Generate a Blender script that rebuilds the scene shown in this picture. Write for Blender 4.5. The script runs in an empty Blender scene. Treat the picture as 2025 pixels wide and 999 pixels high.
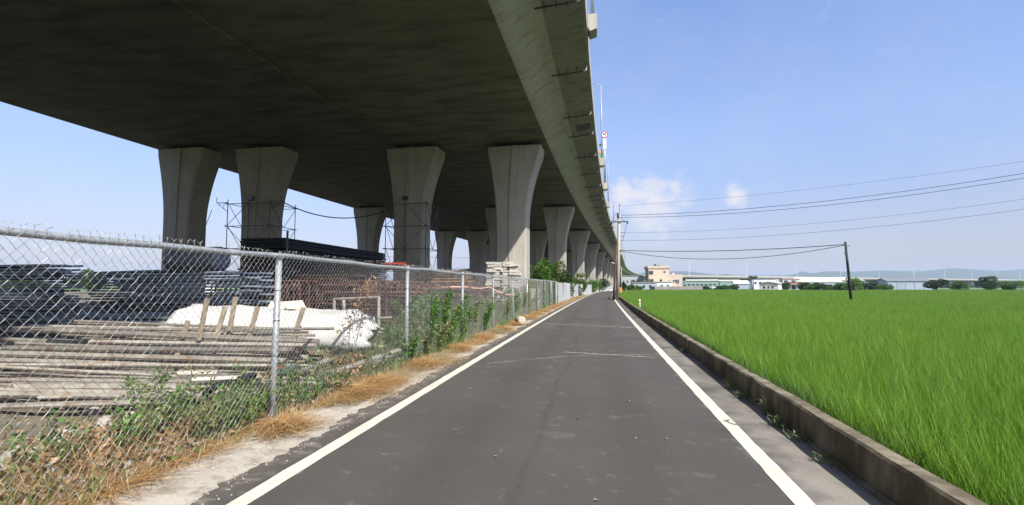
import bpy, bmesh, math, random
import numpy as np
from mathutils import Vector, Matrix
R = math.radians
random.seed(7); rng = np.random.default_rng(11)
scene = bpy.context.scene
COL = scene.collection

# ------------------------------------------------------------------ camera
# world: +Y runs along the road, +X to the right of it, Z up, metres; camera stands on the road at the origin
H = math.atan(0.168)          # the camera looks this much to the left of the road axis
PITCH = R(3.8)
cam_d = bpy.data.cameras.new('camera'); cam = bpy.data.objects.new('camera', cam_d); COL.objects.link(cam)
cam_d.sensor_width = 36; cam_d.lens = 36*1000/2025; cam_d.clip_start = .05; cam_d.clip_end = 20000
EYE = 1.55
cam.location = (0, 0, EYE); cam.rotation_euler = (R(90)+PITCH, 0, H)
scene.camera = cam
# ------------------------------------------------------------------ sky
SUN_EL, SUN_AZ = R(47), R(180-42.7)      # azimuth measured from +Y towards +X
world = bpy.data.worlds.new('World'); scene.world = world; world.use_nodes = True
wn, wl = world.node_tree.nodes, world.node_tree.links
wn.clear()
wo = wn.new('ShaderNodeOutputWorld'); bg = wn.new('ShaderNodeBackground')
sky = wn.new('ShaderNodeTexSky'); sky.sky_type = 'NISHITA'; sky.sun_disc = False
sky.sun_elevation = SUN_EL; sky.sun_rotation = SUN_AZ; sky.altitude = 0
sky.air_density = 1.0; sky.dust_density = 1.2; sky.ozone_density = 2.0
bg.inputs[1].default_value = .10
# low cumulus banks near the horizon, all the way round
tc = wn.new('ShaderNodeTexCoord'); sep = wn.new('ShaderNodeSeparateXYZ'); wl.new(tc.outputs['Generated'], sep.inputs[0])
def wmath(op, a, b=None, c=None):
    n = wn.new('ShaderNodeMath'); n.operation = op
    for i, v in enumerate((a, b, c)):
        if v is None: continue
        if isinstance(v, (int, float)): n.inputs[i].default_value = v
        else: wl.new(v, n.inputs[i])
    return n.outputs[0]
mp = wn.new('ShaderNodeMapping'); mp.inputs['Scale'].default_value = (1, 1, 1.7); mp.inputs['Location'].default_value = (0, 0, 0)
wl.new(tc.outputs['Generated'], mp.inputs[0])
nz = wn.new('ShaderNodeTexNoise'); nz.inputs['Scale'].default_value = 5.0; nz.inputs['Detail'].default_value = 9; nz.inputs['Roughness'].default_value = .55
wl.new(mp.outputs[0], nz.inputs['Vector'])
nz2 = wn.new('ShaderNodeTexNoise'); nz2.inputs['Scale'].default_value = 26; nz2.inputs['Detail'].default_value = 8; nz2.inputs['Roughness'].default_value = .6
wl.new(mp.outputs[0], nz2.inputs['Vector'])
cloud = None
banks = [(15.5, 9.7, 6.0, 2.4), (12.5, 10.4, 2.4, 1.5), (18, 10.8, 1.5, 1.3), (24, 9.6, 1.7, 1.1), (52, 11, 5, 1.8), (-60, 9, 7, 2), (-110, 12, 8, 2.5), (150, 10, 7, 2), (100, 9, 6, 2), (-160, 11, 7, 2)]
for az, el, wa, wh in banks:      # azimuth right of the camera axis, elevation, half sizes, degrees
    a = R(az)-H
    ctr = (math.sin(a)*math.cos(R(el)), math.cos(a)*math.cos(R(el)), math.sin(R(el)))
    rt = (math.cos(a), -math.sin(a), 0)
    d1 = wn.new('ShaderNodeVectorMath'); d1.operation = 'DOT_PRODUCT'; wl.new(tc.outputs['Generated'], d1.inputs[0]); d1.inputs[1].default_value = rt
    d2 = wn.new('ShaderNodeVectorMath'); d2.operation = 'DOT_PRODUCT'; wl.new(tc.outputs['Generated'], d2.inputs[0]); d2.inputs[1].default_value = ctr
    ex = wmath('DIVIDE', d1.outputs['Value'], math.sin(R(wa)))
    ez = wmath('DIVIDE', wmath('SUBTRACT', sep.outputs[2], ctr[2]), math.sin(R(wh)))
    ez = wmath('ADD', wmath('MULTIPLY', wmath('MAXIMUM', ez, 0), .75), wmath('MULTIPLY', wmath('MINIMUM', ez, 0), .42))
    r2 = wmath('SQRT', wmath('ADD', wmath('MULTIPLY', ex, ex), wmath('MULTIPLY', ez, ez)))
    m = wmath('SUBTRACT', 1.0, r2)
    m = wmath('MULTIPLY', m, wmath('GREATER_THAN', d2.outputs['Value'], .5))
    cloud = m if cloud is None else wmath('MAXIMUM', cloud, m)
cl = wmath('ADD', wmath('ADD', cloud, wmath('MULTIPLY', wmath('SUBTRACT', nz2.outputs[0], .5), 1.9)), wmath('MULTIPLY', wmath('SUBTRACT', nz.outputs[0], .5), .8))
mr = wn.new('ShaderNodeMapRange'); mr.interpolation_type = 'SMOOTHSTEP'; wl.new(cl, mr.inputs[0])
mr.inputs[1].default_value = .0; mr.inputs[2].default_value = 1.1; mr.inputs[3].default_value = 0; mr.inputs[4].default_value = .9
mk_ = wn.new('ShaderNodeMapRange'); mk_.interpolation_type = 'SMOOTHSTEP'; wl.new(cloud, mk_.inputs[0]); mk_.inputs[1].default_value = -.3; mk_.inputs[2].default_value = .35
cfac = wmath('MULTIPLY', mr.outputs[0], mk_.outputs[0])
veil = wn.new('ShaderNodeMapRange'); wl.new(nz.outputs[0], veil.inputs[0]); veil.inputs[1].default_value = .42; veil.inputs[2].default_value = .75; veil.inputs[4].default_value = .10
veil.inputs[3].default_value = 0
cfac = wmath('MAXIMUM', cfac, veil.outputs[0])
mixc = wn.new('ShaderNodeMix'); mixc.data_type = 'RGBA'; wl.new(cfac, mixc.inputs['Factor'])
tint = wn.new('ShaderNodeMix'); tint.data_type = 'RGBA'; tint.blend_type = 'MULTIPLY'; tint.inputs['Factor'].default_value = 1
tint.inputs[7].default_value = (2.0, 1.84, 2.06, 1)
vr = wn.new('ShaderNodeValToRGB'); cr = vr.color_ramp; wl.new(sep.outputs[2], vr.inputs[0])      # thin high haze evens the sky out with height
cr.elements[0].position = 0; cr.elements[0].color = (.395, .365, .36, 1); cr.elements[1].position = .55; cr.elements[1].color = (.68, .77, .80, 1)
e_ = cr.elements.new(.10); e_.color = (.48, .445, .45, 1); e_ = cr.elements.new(.28); e_.color = (.64, .665, .66, 1)
tn0 = wn.new('ShaderNodeMix'); tn0.data_type = 'RGBA'; tn0.blend_type = 'MULTIPLY'; tn0.inputs['Factor'].default_value = 1
wl.new(sky.outputs[0], tn0.inputs[6]); wl.new(vr.outputs[0], tn0.inputs[7]); wl.new(tn0.outputs[2], tint.inputs[6]); wl.new(tint.outputs[2], mixc.inputs[6]); mixc.inputs[7].default_value = (5.6, 5.4, 5.5, 1)
wl.new(mixc.outputs[2], bg.inputs[0]); wl.new(bg.outputs[0], wo.inputs[0])
# ------------------------------------------------------------------ sun and exposure
sl = bpy.data.lights.new('sun', 'SUN'); sl.energy = 5.0; sl.angle = R(.53); sl.color = (1, .95, .86)
so = bpy.data.objects.new('sun', sl); COL.objects.link(so)
to_sun = Vector((math.sin(SUN_AZ)*math.cos(SUN_EL), math.cos(SUN_AZ)*math.cos(SUN_EL), math.sin(SUN_EL)))
so.rotation_euler = to_sun.to_track_quat('Z', 'Y').to_euler(); so.location = (30, -30, 60)
vs = scene.view_settings
scene.display_settings.display_device = 'sRGB'
vs.view_transform = 'Standard'; vs.look = 'None'; vs.exposure = 0.7; vs.gamma = 1; vs.use_curve_mapping = False
scene.cycles.max_bounces = 6; scene.cycles.diffuse_bounces = 3; scene.cycles.transparent_max_bounces = 12; scene.cycles.volume_bounces = 0

# ------------------------------------------------------------------ places
CH, SH = math.cos(H), math.sin(H)
def C(X, D):                    # metres right of / ahead of the camera axis -> world plan
    return (X*CH - D*SH, X*SH + D*CH)
def at(u, v, D):                # direction of a picture point, taken D metres ahead -> world point
    x = (u-1012.5)/1000; y = (499.5-v)/1000
    f = math.cos(PITCH) - y*math.sin(PITCH); up = math.sin(PITCH) + y*math.cos(PITCH)
    k = D/f; X, Y = C(x*k, D)
    return Vector((X, Y, EYE+up*k))
def voff(s):                    # lateral drift of the viaduct, which bends to the right
    if s <= 0: return 0
    if s <= 110: return s*s/3300
    o = 110*110/3300 + (s-110)*2*110/3300
    return o + ((s-330)**2/6500 if s > 330 else 0)
def roff(s):                    # the same for the road
    if s <= 0: return 0
    if s <= 110: return s*s/6500
    o = 110*110/6500+(s-110)*2*110/6500
    return o + (min(s, 190)-110)**2/1300 + (max(s-190, 0))*2*80/1300

# ------------------------------------------------------------------ materials
MATS = {}
def N(t, k): return t.nodes.new(k)
def newmat(name):
    m = bpy.data.materials.new(name); m.use_nodes = True; MATS[name] = m
    t = m.node_tree; b = t.nodes['Principled BSDF']; b.inputs['Specular IOR Level'].default_value = .3
    return m, t, b
def noise(t, vec, scale, detail=5, rough=.55, stretch=None):
    if stretch:
        mp = N(t, 'ShaderNodeMapping'); mp.inputs['Scale'].default_value = stretch; t.links.new(vec, mp.inputs[0]); vec = mp.outputs[0]
    n = N(t, 'ShaderNodeTexNoise'); n.inputs['Scale'].default_value = scale; n.inputs['Detail'].default_value = detail; n.inputs['Roughness'].default_value = rough
    t.links.new(vec, n.inputs['Vector']); return n.outputs[0]
def rampf(t, fac, lo, hi, a=0.0, b=1.0):
    r = N(t, 'ShaderNodeMapRange'); t.links.new(fac, r.inputs[0])
    for i, v in zip((1, 2, 3, 4), (lo, hi, a, b)): r.inputs[i].default_value = v
    return r.outputs[0]
def mixcol(t, fac, a, b, blend='MIX'):
    m = N(t, 'ShaderNodeMix'); m.data_type = 'RGBA'; m.blend_type = blend
    if isinstance(fac, (int, float)): m.inputs['Factor'].default_value = fac
    else: t.links.new(fac, m.inputs['Factor'])
    for i, v in ((6, a), (7, b)):
        if isinstance(v, tuple): m.inputs[i].default_value = (*v[:3], 1)
        else: t.links.new(v, m.inputs[i])
    return m.outputs[2]
def mth(t, op, a, b=0.0):
    m = N(t, 'ShaderNodeMath'); m.operation = op
    for i, v in enumerate((a, b)):
        if isinstance(v, (int, float)): m.inputs[i].default_value = v
        else: t.links.new(v, m.inputs[i])
    return m.outputs[0]
def bump(t, b, h, strength=.3, dist=.02):
    n = N(t, 'ShaderNodeBump'); n.inputs['Strength'].default_value = strength; n.inputs['Distance'].default_value = dist
    t.links.new(h, n.inputs['Height']); t.links.new(n.outputs[0], b.inputs['Normal'])
def coords(t, kind='Object'):
    if kind == 'Position': return N(t, 'ShaderNodeNewGeometry').outputs['Position']
    return N(t, 'ShaderNodeTexCoord').outputs[kind]
def mul(c, k): return tuple(min(1, x*k) for x in c)

def plain(name, c, rough=.75, var=.25, scale=3.0, metal=0, bmp=.15, stain=None, stretch=None, objvar=.12, spec=.3, kind='Position'):
    """a plain worn surface: two octaves of tone, a dirt colour and a little difference from object to object"""
    m, t, b = newmat(name); v = coords(t, kind)
    n1 = noise(t, v, scale, 6, .6, stretch); n2 = noise(t, v, scale*7, 4, .6, stretch)
    col = mixcol(t, rampf(t, n1, .3, .7), mul(c, 1-var), mul(c, 1+var))
    col = mixcol(t, rampf(t, n2, .35, .75, 0, .5), col, mul(c, 1-var*.9))
    if stain: col = mixcol(t, rampf(t, noise(t, v, scale*1.7, 7, .7, stretch), .5, .68, 0, .85), col, stain)
    oi = N(t, 'ShaderNodeObjectInfo'); col = mixcol(t, 1.0, col, rampf(t, oi.outputs['Random'], 0, 1, 1-objvar, 1+objvar), 'MULTIPLY')
    t.links.new(col, b.inputs['Base Color'])
    b.inputs['Roughness'].default_value = rough; b.inputs['Metallic'].default_value = metal; b.inputs['Specular IOR Level'].default_value = spec
    if bmp: bump(t, b, n2, bmp, .01)
    return m
def leafmat(name, c1, c2, trans=.35, rough=.5, dry=None, dryamt=0.0, patch=None):
    m, t, b = newmat(name)
    g = N(t, 'ShaderNodeNewGeometry'); rnd = g.outputs['Random Per Island']
    oi = N(t, 'ShaderNodeObjectInfo')
    col = mixcol(t, rnd, c1, c2)
    col = mixcol(t, 1.0, col, rampf(t, oi.outputs['Random'], 0, 1, .8, 1.2), 'MULTIPLY')
    if patch: col = mixcol(t, rampf(t, noise(t, coords(t, 'Position'), .22, 5, .6), .42, .66, 0, .6), col, patch)
    if dry: col = mixcol(t, rampf(t, mth(t, 'FRACT', mth(t, 'MULTIPLY', rnd, 17.3)), 1-dryamt-.02, 1-dryamt+.02), col, dry)
    t.links.new(col, b.inputs['Base Color']); b.inputs['Roughness'].default_value = rough; b.inputs['Specular IOR Level'].default_value = .25
    tr = N(t, 'ShaderNodeBsdfTranslucent'); t.links.new(col, tr.inputs[0])
    mx = N(t, 'ShaderNodeMixShader'); mx.inputs[0].default_value = trans
    t.links.new(b.outputs[0], mx.inputs[1]); t.links.new(tr.outputs[0], mx.inputs[2]); t.links.new(mx.outputs[0], t.nodes['Material Output'].inputs[0])
    return m

def concrete(name, c, form=2.4, streak=.5, stretch=(1.3, 1.3, .12), dark=None, lines=True, lo=.5, sc=1.6, bm=.25):
    m, t, b = newmat(name); v = coords(t, 'Position')
    n1 = noise(t, v, .35, 5, .55); n2 = noise(t, v, 6, 6, .65); st = noise(t, v, sc, 6, .6, stretch)
    col = mixcol(t, rampf(t, n1, .3, .7), mul(c, .86), mul(c, 1.1))
    col = mixcol(t, rampf(t, n2, .4, .8, 0, .35), col, mul(c, .72))
    col = mixcol(t, rampf(t, st, lo, lo+.22, 0, streak), col, dark or mul(c, .5))
    oi = N(t, 'ShaderNodeObjectInfo'); col = mixcol(t, 1.0, col, rampf(t, oi.outputs['Random'], 0, 1, .92, 1.06), 'MULTIPLY')
    if lines:
        s = N(t, 'ShaderNodeSeparateXYZ'); t.links.new(v, s.inputs[0])
        f = mth(t, 'FRACT', mth(t, 'DIVIDE', s.outputs[2], form))
        ln = mth(t, 'MULTIPLY', mth(t, 'LESS_THAN', f, .02), .3)
        col = mixcol(t, ln, col, mul(c, .45))
    t.links.new(col, b.inputs['Base Color']); b.inputs['Roughness'].default_value = .88; b.inputs['Specular IOR Level'].default_value = .2
    bump(t, b, n2, bm, .01); return m
concrete('pier_concrete', (.37, .345, .30), streak=.4)
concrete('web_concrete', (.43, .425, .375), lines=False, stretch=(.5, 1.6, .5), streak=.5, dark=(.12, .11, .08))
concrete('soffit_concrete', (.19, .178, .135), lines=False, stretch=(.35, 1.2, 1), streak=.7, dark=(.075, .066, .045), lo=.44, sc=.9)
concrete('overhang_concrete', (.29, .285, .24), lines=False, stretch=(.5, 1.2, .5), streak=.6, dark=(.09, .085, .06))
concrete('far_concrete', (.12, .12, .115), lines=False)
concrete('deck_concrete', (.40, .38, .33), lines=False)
concrete('kerb_concrete', (.25, .215, .155), lines=False, streak=.85, stretch=(1, 1, .45), dark=(.075, .062, .038), lo=.36, sc=3.5, bm=.6)
concrete('bollard_concrete', (.42, .37, .28), lines=False)
concrete('bearing_rubber', (.03, .03, .03), lines=False)
concrete('wall_grey', (.33, .31, .28), lines=False, streak=.7, dark=(.12, .11, .1))
concrete('pole_concrete', (.37, .33, .28), lines=False)
plain('galvanised', (.36, .39, .40), .5, .18, 9, .35, .1, spec=.5)
plain('wire_galvanised', (.27, .27, .265), .5, .2, 5, .3, 0, spec=.5)
plain('wire_worn', (.40, .33, .24), .6, .3, 9, .15, 0)
plain('scaffold_tube', (.33, .31, .27), .5, .25, 4, .3, .1, stain=(.20, .11, .06), spec=.4, objvar=.4)
plain('dark_steel', (.07, .08, .085), .6, .3, 4, .2, .1)
plain('rust_steel', (.095, .048, .038), .85, .4, 6, 0, .2, stain=(.03, .022, .022), objvar=.5)
plain('red_paint', (.36, .05, .03), .6, .35, 8, 0, .1, stain=(.1, .04, .03), objvar=.3)
plain('blue_steel', (.20, .25, .30), .5, .3, 3, .3, .1, stain=(.08, .07, .065), objvar=.35)
plain('black_panel', (.022, .026, .032), .75, .3, 2, 0, .15, objvar=.4)
plain('form_panel', (.50, .48, .44), .75, .25, 5, 0, .15, stain=(.2, .17, .13))
plain('wood_old', (.25, .20, .145), .85, .3, 5, 0, .3, stretch=(1, 1, .2), stain=(.16, .12, .09), objvar=.25)
plain('wood_brown', (.16, .09, .045), .85, .35, 5, 0, .3, objvar=.3)
plain('board_cream', (.62, .55, .42), .8, .2, 6, 0, .15)
plain('white_sheet', (.56, .56, .54), .45, .06, 2.5, 0, .05, stain=(.5, .48, .44))
plain('foil_grey', (.22, .235, .24), .4, .3, 4, .2, .1)
plain('tarp_blue', (.09, .11, .14), .5, .2, 2)
plain('black_plastic', (.02, .022, .024), .4, .2, 5)
plain('white_paint', (.70, .69, .65), .6, .08, 3)
plain('cream_wall', (.70, .67, .54), .8, .06, .5)
plain('tan_wall', (.50, .41, .32), .85, .08, .3)
plain('white_wall', (.72, .74, .74), .8, .08, .4, stain=(.5, .5, .48))
plain('shade_wall', (.40, .43, .45), .8, .08, .4, stain=(.3, .3, .3))  # white house wall in shade: the shade is put into this grey-blue colour
plain('green_wall', (.25, .34, .30), .7, .08, .3)
plain('grey_metal_wall', (.34, .40, .45), .6, .08, .3)
plain('pink_wall', (.60, .42, .36), .8, .1, .5)
plain('roof_cream', (.44, .45, .35), .5, .06, .3)
plain('roof_dark', (.16, .17, .18), .7, .15, .5)
plain('window_dark', (.045, .055, .065), .15, .2, 2, spec=.6, bmp=0)
plain('orange_paint', (.72, .27, .05), .6, .15, 6)
plain('green_paint', (.05, .28, .22), .5, .1, 6)
plain('sign_white', (.82, .82, .80), .4, .03, 4, bmp=0)
plain('sign_red', (.62, .03, .05), .4, .05, 4, bmp=0)
plain('sign_black', (.02, .02, .02), .5, .05, 4, bmp=0)
plain('cable_black', (.03, .03, .035), .6, .1, 5, bmp=0)
plain('rust_pole', (.075, .05, .04), .9, .5, 5, 0, .2, stain=(.11, .05, .03))
plain('bark', (.13, .10, .07), .9, .3, 9, 0, .4)
plain('pink_net', (.62, .36, .30), .7, .2, 9, bmp=0)
plain('stone', (.42, .39, .34), .9, .2, 9, 0, .3, objvar=.3)
plain('cloth_green', (.16, .21, .17), .9, .3, 14, 0, .3)
plain('leaf_litter', (.33, .27, .19), .8, .2, 30, 0, 0, objvar=.35)
plain('brown_clay', (.22, .12, .08), .8, .3, 5)
leafmat('leaf_green', (.045, .12, .018), (.13, .23, .04), .3)
leafmat('leaf_weed', (.085, .14, .035), (.22, .27, .09), .35, dry=(.30, .23, .13), dryamt=.2)
leafmat('leaf_dark', (.02, .055, .014), (.055, .10, .026), .25)
leafmat('leaf_vine', (.06, .16, .03), (.14, .26, .06), .3)
leafmat('leaf_dry', (.20, .11, .05), (.36, .25, .14), .25)
leafmat('straw', (.30, .14, .05), (.62, .44, .21), .25, .7)
leafmat('straw_pale', (.34, .27, .15), (.52, .44, .27), .25, .7)
leafmat('grass_green', (.08, .15, .03), (.22, .28, .09), .35)
leafmat('rice_leaf', (.08, .20, .011), (.185, .345, .036), .34, .45, (.30, .33, .10), .03, (.185, .31, .035))
leafmat('rice_leaf_far', (.105, .225, .017), (.18, .325, .042), .38, .5, None, 0, (.19, .29, .045))
plain('far_tree', (.035, .06, .025), .9, .4, .5)

# road surface: asphalt with dust, drag marks and dirty shoulder; UV = (lateral metres, metres along)
m, t, b = newmat('asphalt'); uv = coords(t, 'UV')
fine = noise(t, uv, 130, 3, .7); big = noise(t, uv, .35, 4, .5); med = noise(t, uv, 1.6, 6, .6)
dust = noise(t, uv, 1.0, 9, .68, (.55, 1.5, 1)); spots = noise(t, uv, 5.0, 5, .6)
s = N(t, 'ShaderNodeSeparateXYZ'); t.links.new(uv, s.inputs[0])
base = (.058, .052, .046)
patchy = noise(t, uv, .8, 8, .62); speck = noise(t, uv, 38, 4, .75)
col = mixcol(t, rampf(t, big, .3, .7), mul(base, .82), mul(base, 1.18))
col = mixcol(t, rampf(t, patchy, .42, .66, 0, .6), col, mul(base, 1.45))
col = mixcol(t, rampf(t, med, .55, .72, 0, .4), col, mul(base, .72))
col = mixcol(t, rampf(t, speck, .52, .74, 0, .55), col, mul(base, 2.1)); col = mixcol(t, rampf(t, speck, .45, .3, 0, .5), col, mul(base, .5))
col = mixcol(t, rampf(t, fine, .3, .72, 0, .5), col, mul(base, 1.8))
blot = noise(t, uv, 1.25, 5, .55); col = mixcol(t, mth(t, 'MULTIPLY', rampf(t, blot, .62, .74), rampf(t, speck, .35, .6, .1, .5)), col, (.24, .21, .17))
col = mixcol(t, mth(t, 'MULTIPLY', rampf(t, spots, .60, .70, 0, .35), rampf(t, med, .4, .6)), col, (.27, .245, .21))
side = mth(t, 'MULTIPLY', rampf(t, mth(t, 'ADD', s.outputs[0], mth(t, 'MULTIPLY', mth(t, 'SUBTRACT', med, .5), .9)), 1.36, 1.7), rampf(t, patchy, .36, .6, .3, .9))
side = mth(t, 'MULTIPLY', side, rampf(t, s.outputs[1], 6, 28, 1, .25))
col = mixcol(t, side, col, mixcol(t, speck, (.17, .155, .135), (.37, .335, .285)))
lside = mth(t, 'MULTIPLY', rampf(t, mth(t, 'ADD', s.outputs[0], mth(t, 'MULTIPLY', mth(t, 'SUBTRACT', med, .5), .5)), -2.62, -2.85), rampf(t, spots, .5, .6, .1, .6))
col = mixcol(t, lside, col, (.30, .27, .22))
seam = mth(t, 'ABSOLUTE', mth(t, 'SUBTRACT', s.outputs[0], mth(t, 'ADD', -.62, mth(t, 'MULTIPLY', mth(t, 'SUBTRACT', big, .5), .5))))
col = mixcol(t, mth(t, 'MULTIPLY', rampf(t, seam, .06, .0), rampf(t, med, .4, .6, .1, .4)), col, mul(base, .6))
for lane in (-1.35, .35):      # tyre-polished tracks, a shade darker
    tr_ = mth(t, 'ABSOLUTE', mth(t, 'SUBTRACT', s.outputs[0], lane)); col = mixcol(t, mth(t, 'MULTIPLY', rampf(t, tr_, .42, .1), .28), col, mul(base, .78))
t.links.new(col, b.inputs['Base Color']); b.inputs['Roughness'].default_value = .8; b.inputs['Specular IOR Level'].default_value = .28
bump(t, b, mth(t, 'ADD', mth(t, 'MULTIPLY', speck, .7), fine), .6, .01)
# line paint, a little worn through
m, t, b = newmat('road_paint'); uv = coords(t, 'Position')
n1 = noise(t, uv, 2, 6, .6); n2 = noise(t, uv, 14, 7, .75); n3 = noise(t, uv, 60, 4, .7)
col = mixcol(t, rampf(t, n1, .35, .7), (.58, .56, .48), (.47, .445, .37))
col = mixcol(t, rampf(t, n2, .52, .68, 0, .55), col, (.30, .275, .23)); col = mixcol(t, rampf(t, n3, .58, .7, 0, .6), col, (.17, .155, .135))
t.links.new(col, b.inputs['Base Color']); b.inputs['Roughness'].default_value = .7; bump(t, b, n3, .3, .004)
# scuffs of pale dust: transparent where the noise is low
m, t, b = newmat('dust_mark'); uv = coords(t, 'Position')
n1 = noise(t, uv, 22, 6, .8); tr = N(t, 'ShaderNodeBsdfTransparent'); mx = N(t, 'ShaderNodeMixShader')
b.inputs['Base Color'].default_value = (.42, .385, .34, 1); b.inputs['Roughness'].default_value = .9
n0 = noise(t, uv, 2.2, 4, .6)
t.links.new(mth(t, 'MULTIPLY', rampf(t, n1, .34, .6, 0, .95), rampf(t, n0, .33, .58, .25, 1)), mx.inputs[0]); t.links.new(tr.outputs[0], mx.inputs[1]); t.links.new(b.outputs[0], mx.inputs[2]); t.links.new(mx.outputs[0], t.nodes['Material Output'].inputs[0])
# verge: weathered pale concrete and soil
m, t, b = newmat('verge_concrete'); uv = coords(t, 'Position')
n1 = noise(t, uv, .9, 6, .6); n2 = noise(t, uv, 22, 6, .7); n3 = noise(t, uv, 70, 3, .6)
col = mixcol(t, rampf(t, n1, .3, .7), (.34, .31, .26), (.47, .435, .375)); col = mixcol(t, rampf(t, noise(t, uv, 3.2, 7, .7), .48, .64, 0, .75), col, (.17, .14, .10)); col = mixcol(t, rampf(t, n2, .55, .7, 0, .75), col, (.20, .175, .14))
col = mixcol(t, rampf(t, n3, .64, .72), col, (.12, .10, .08))
t.links.new(col, b.inputs['Base Color']); b.inputs['Roughness'].default_value = .95; bump(t, b, n2, .6, .02)
def soil(name, a, c, d, sc=1.0):
    m, t, b = newmat(name); uv = coords(t, 'Position')
    n1 = noise(t, uv, .5*sc, 6, .6); n2 = noise(t, uv, 9*sc, 7, .7); n3 = noise(t, uv, 30*sc, 4, .6)
    col = mixcol(t, rampf(t, n1, .35, .65), a, c); col = mixcol(t, rampf(t, n2, .45, .65), col, d); col = mixcol(t, rampf(t, n3, .55, .75, 0, .5), col, mul(a, .5))
    t.links.new(col, b.inputs['Base Color']); b.inputs['Roughness'].default_value = .95; bump(t, b, n2, .7, .04)
soil('yard_soil', (.13, .11, .08), (.20, .175, .135), (.09, .085, .05))
soil('paddy_soil', (.07, .09, .03), (.05, .075, .02), (.04, .035, .02))
soil('plain_ground', (.11, .20, .05), (.13, .21, .06), (.08, .14, .04), .05)
soil('hill_wood', (.045, .07, .035), (.06, .085, .045), (.04, .06, .03), .02)

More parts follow.
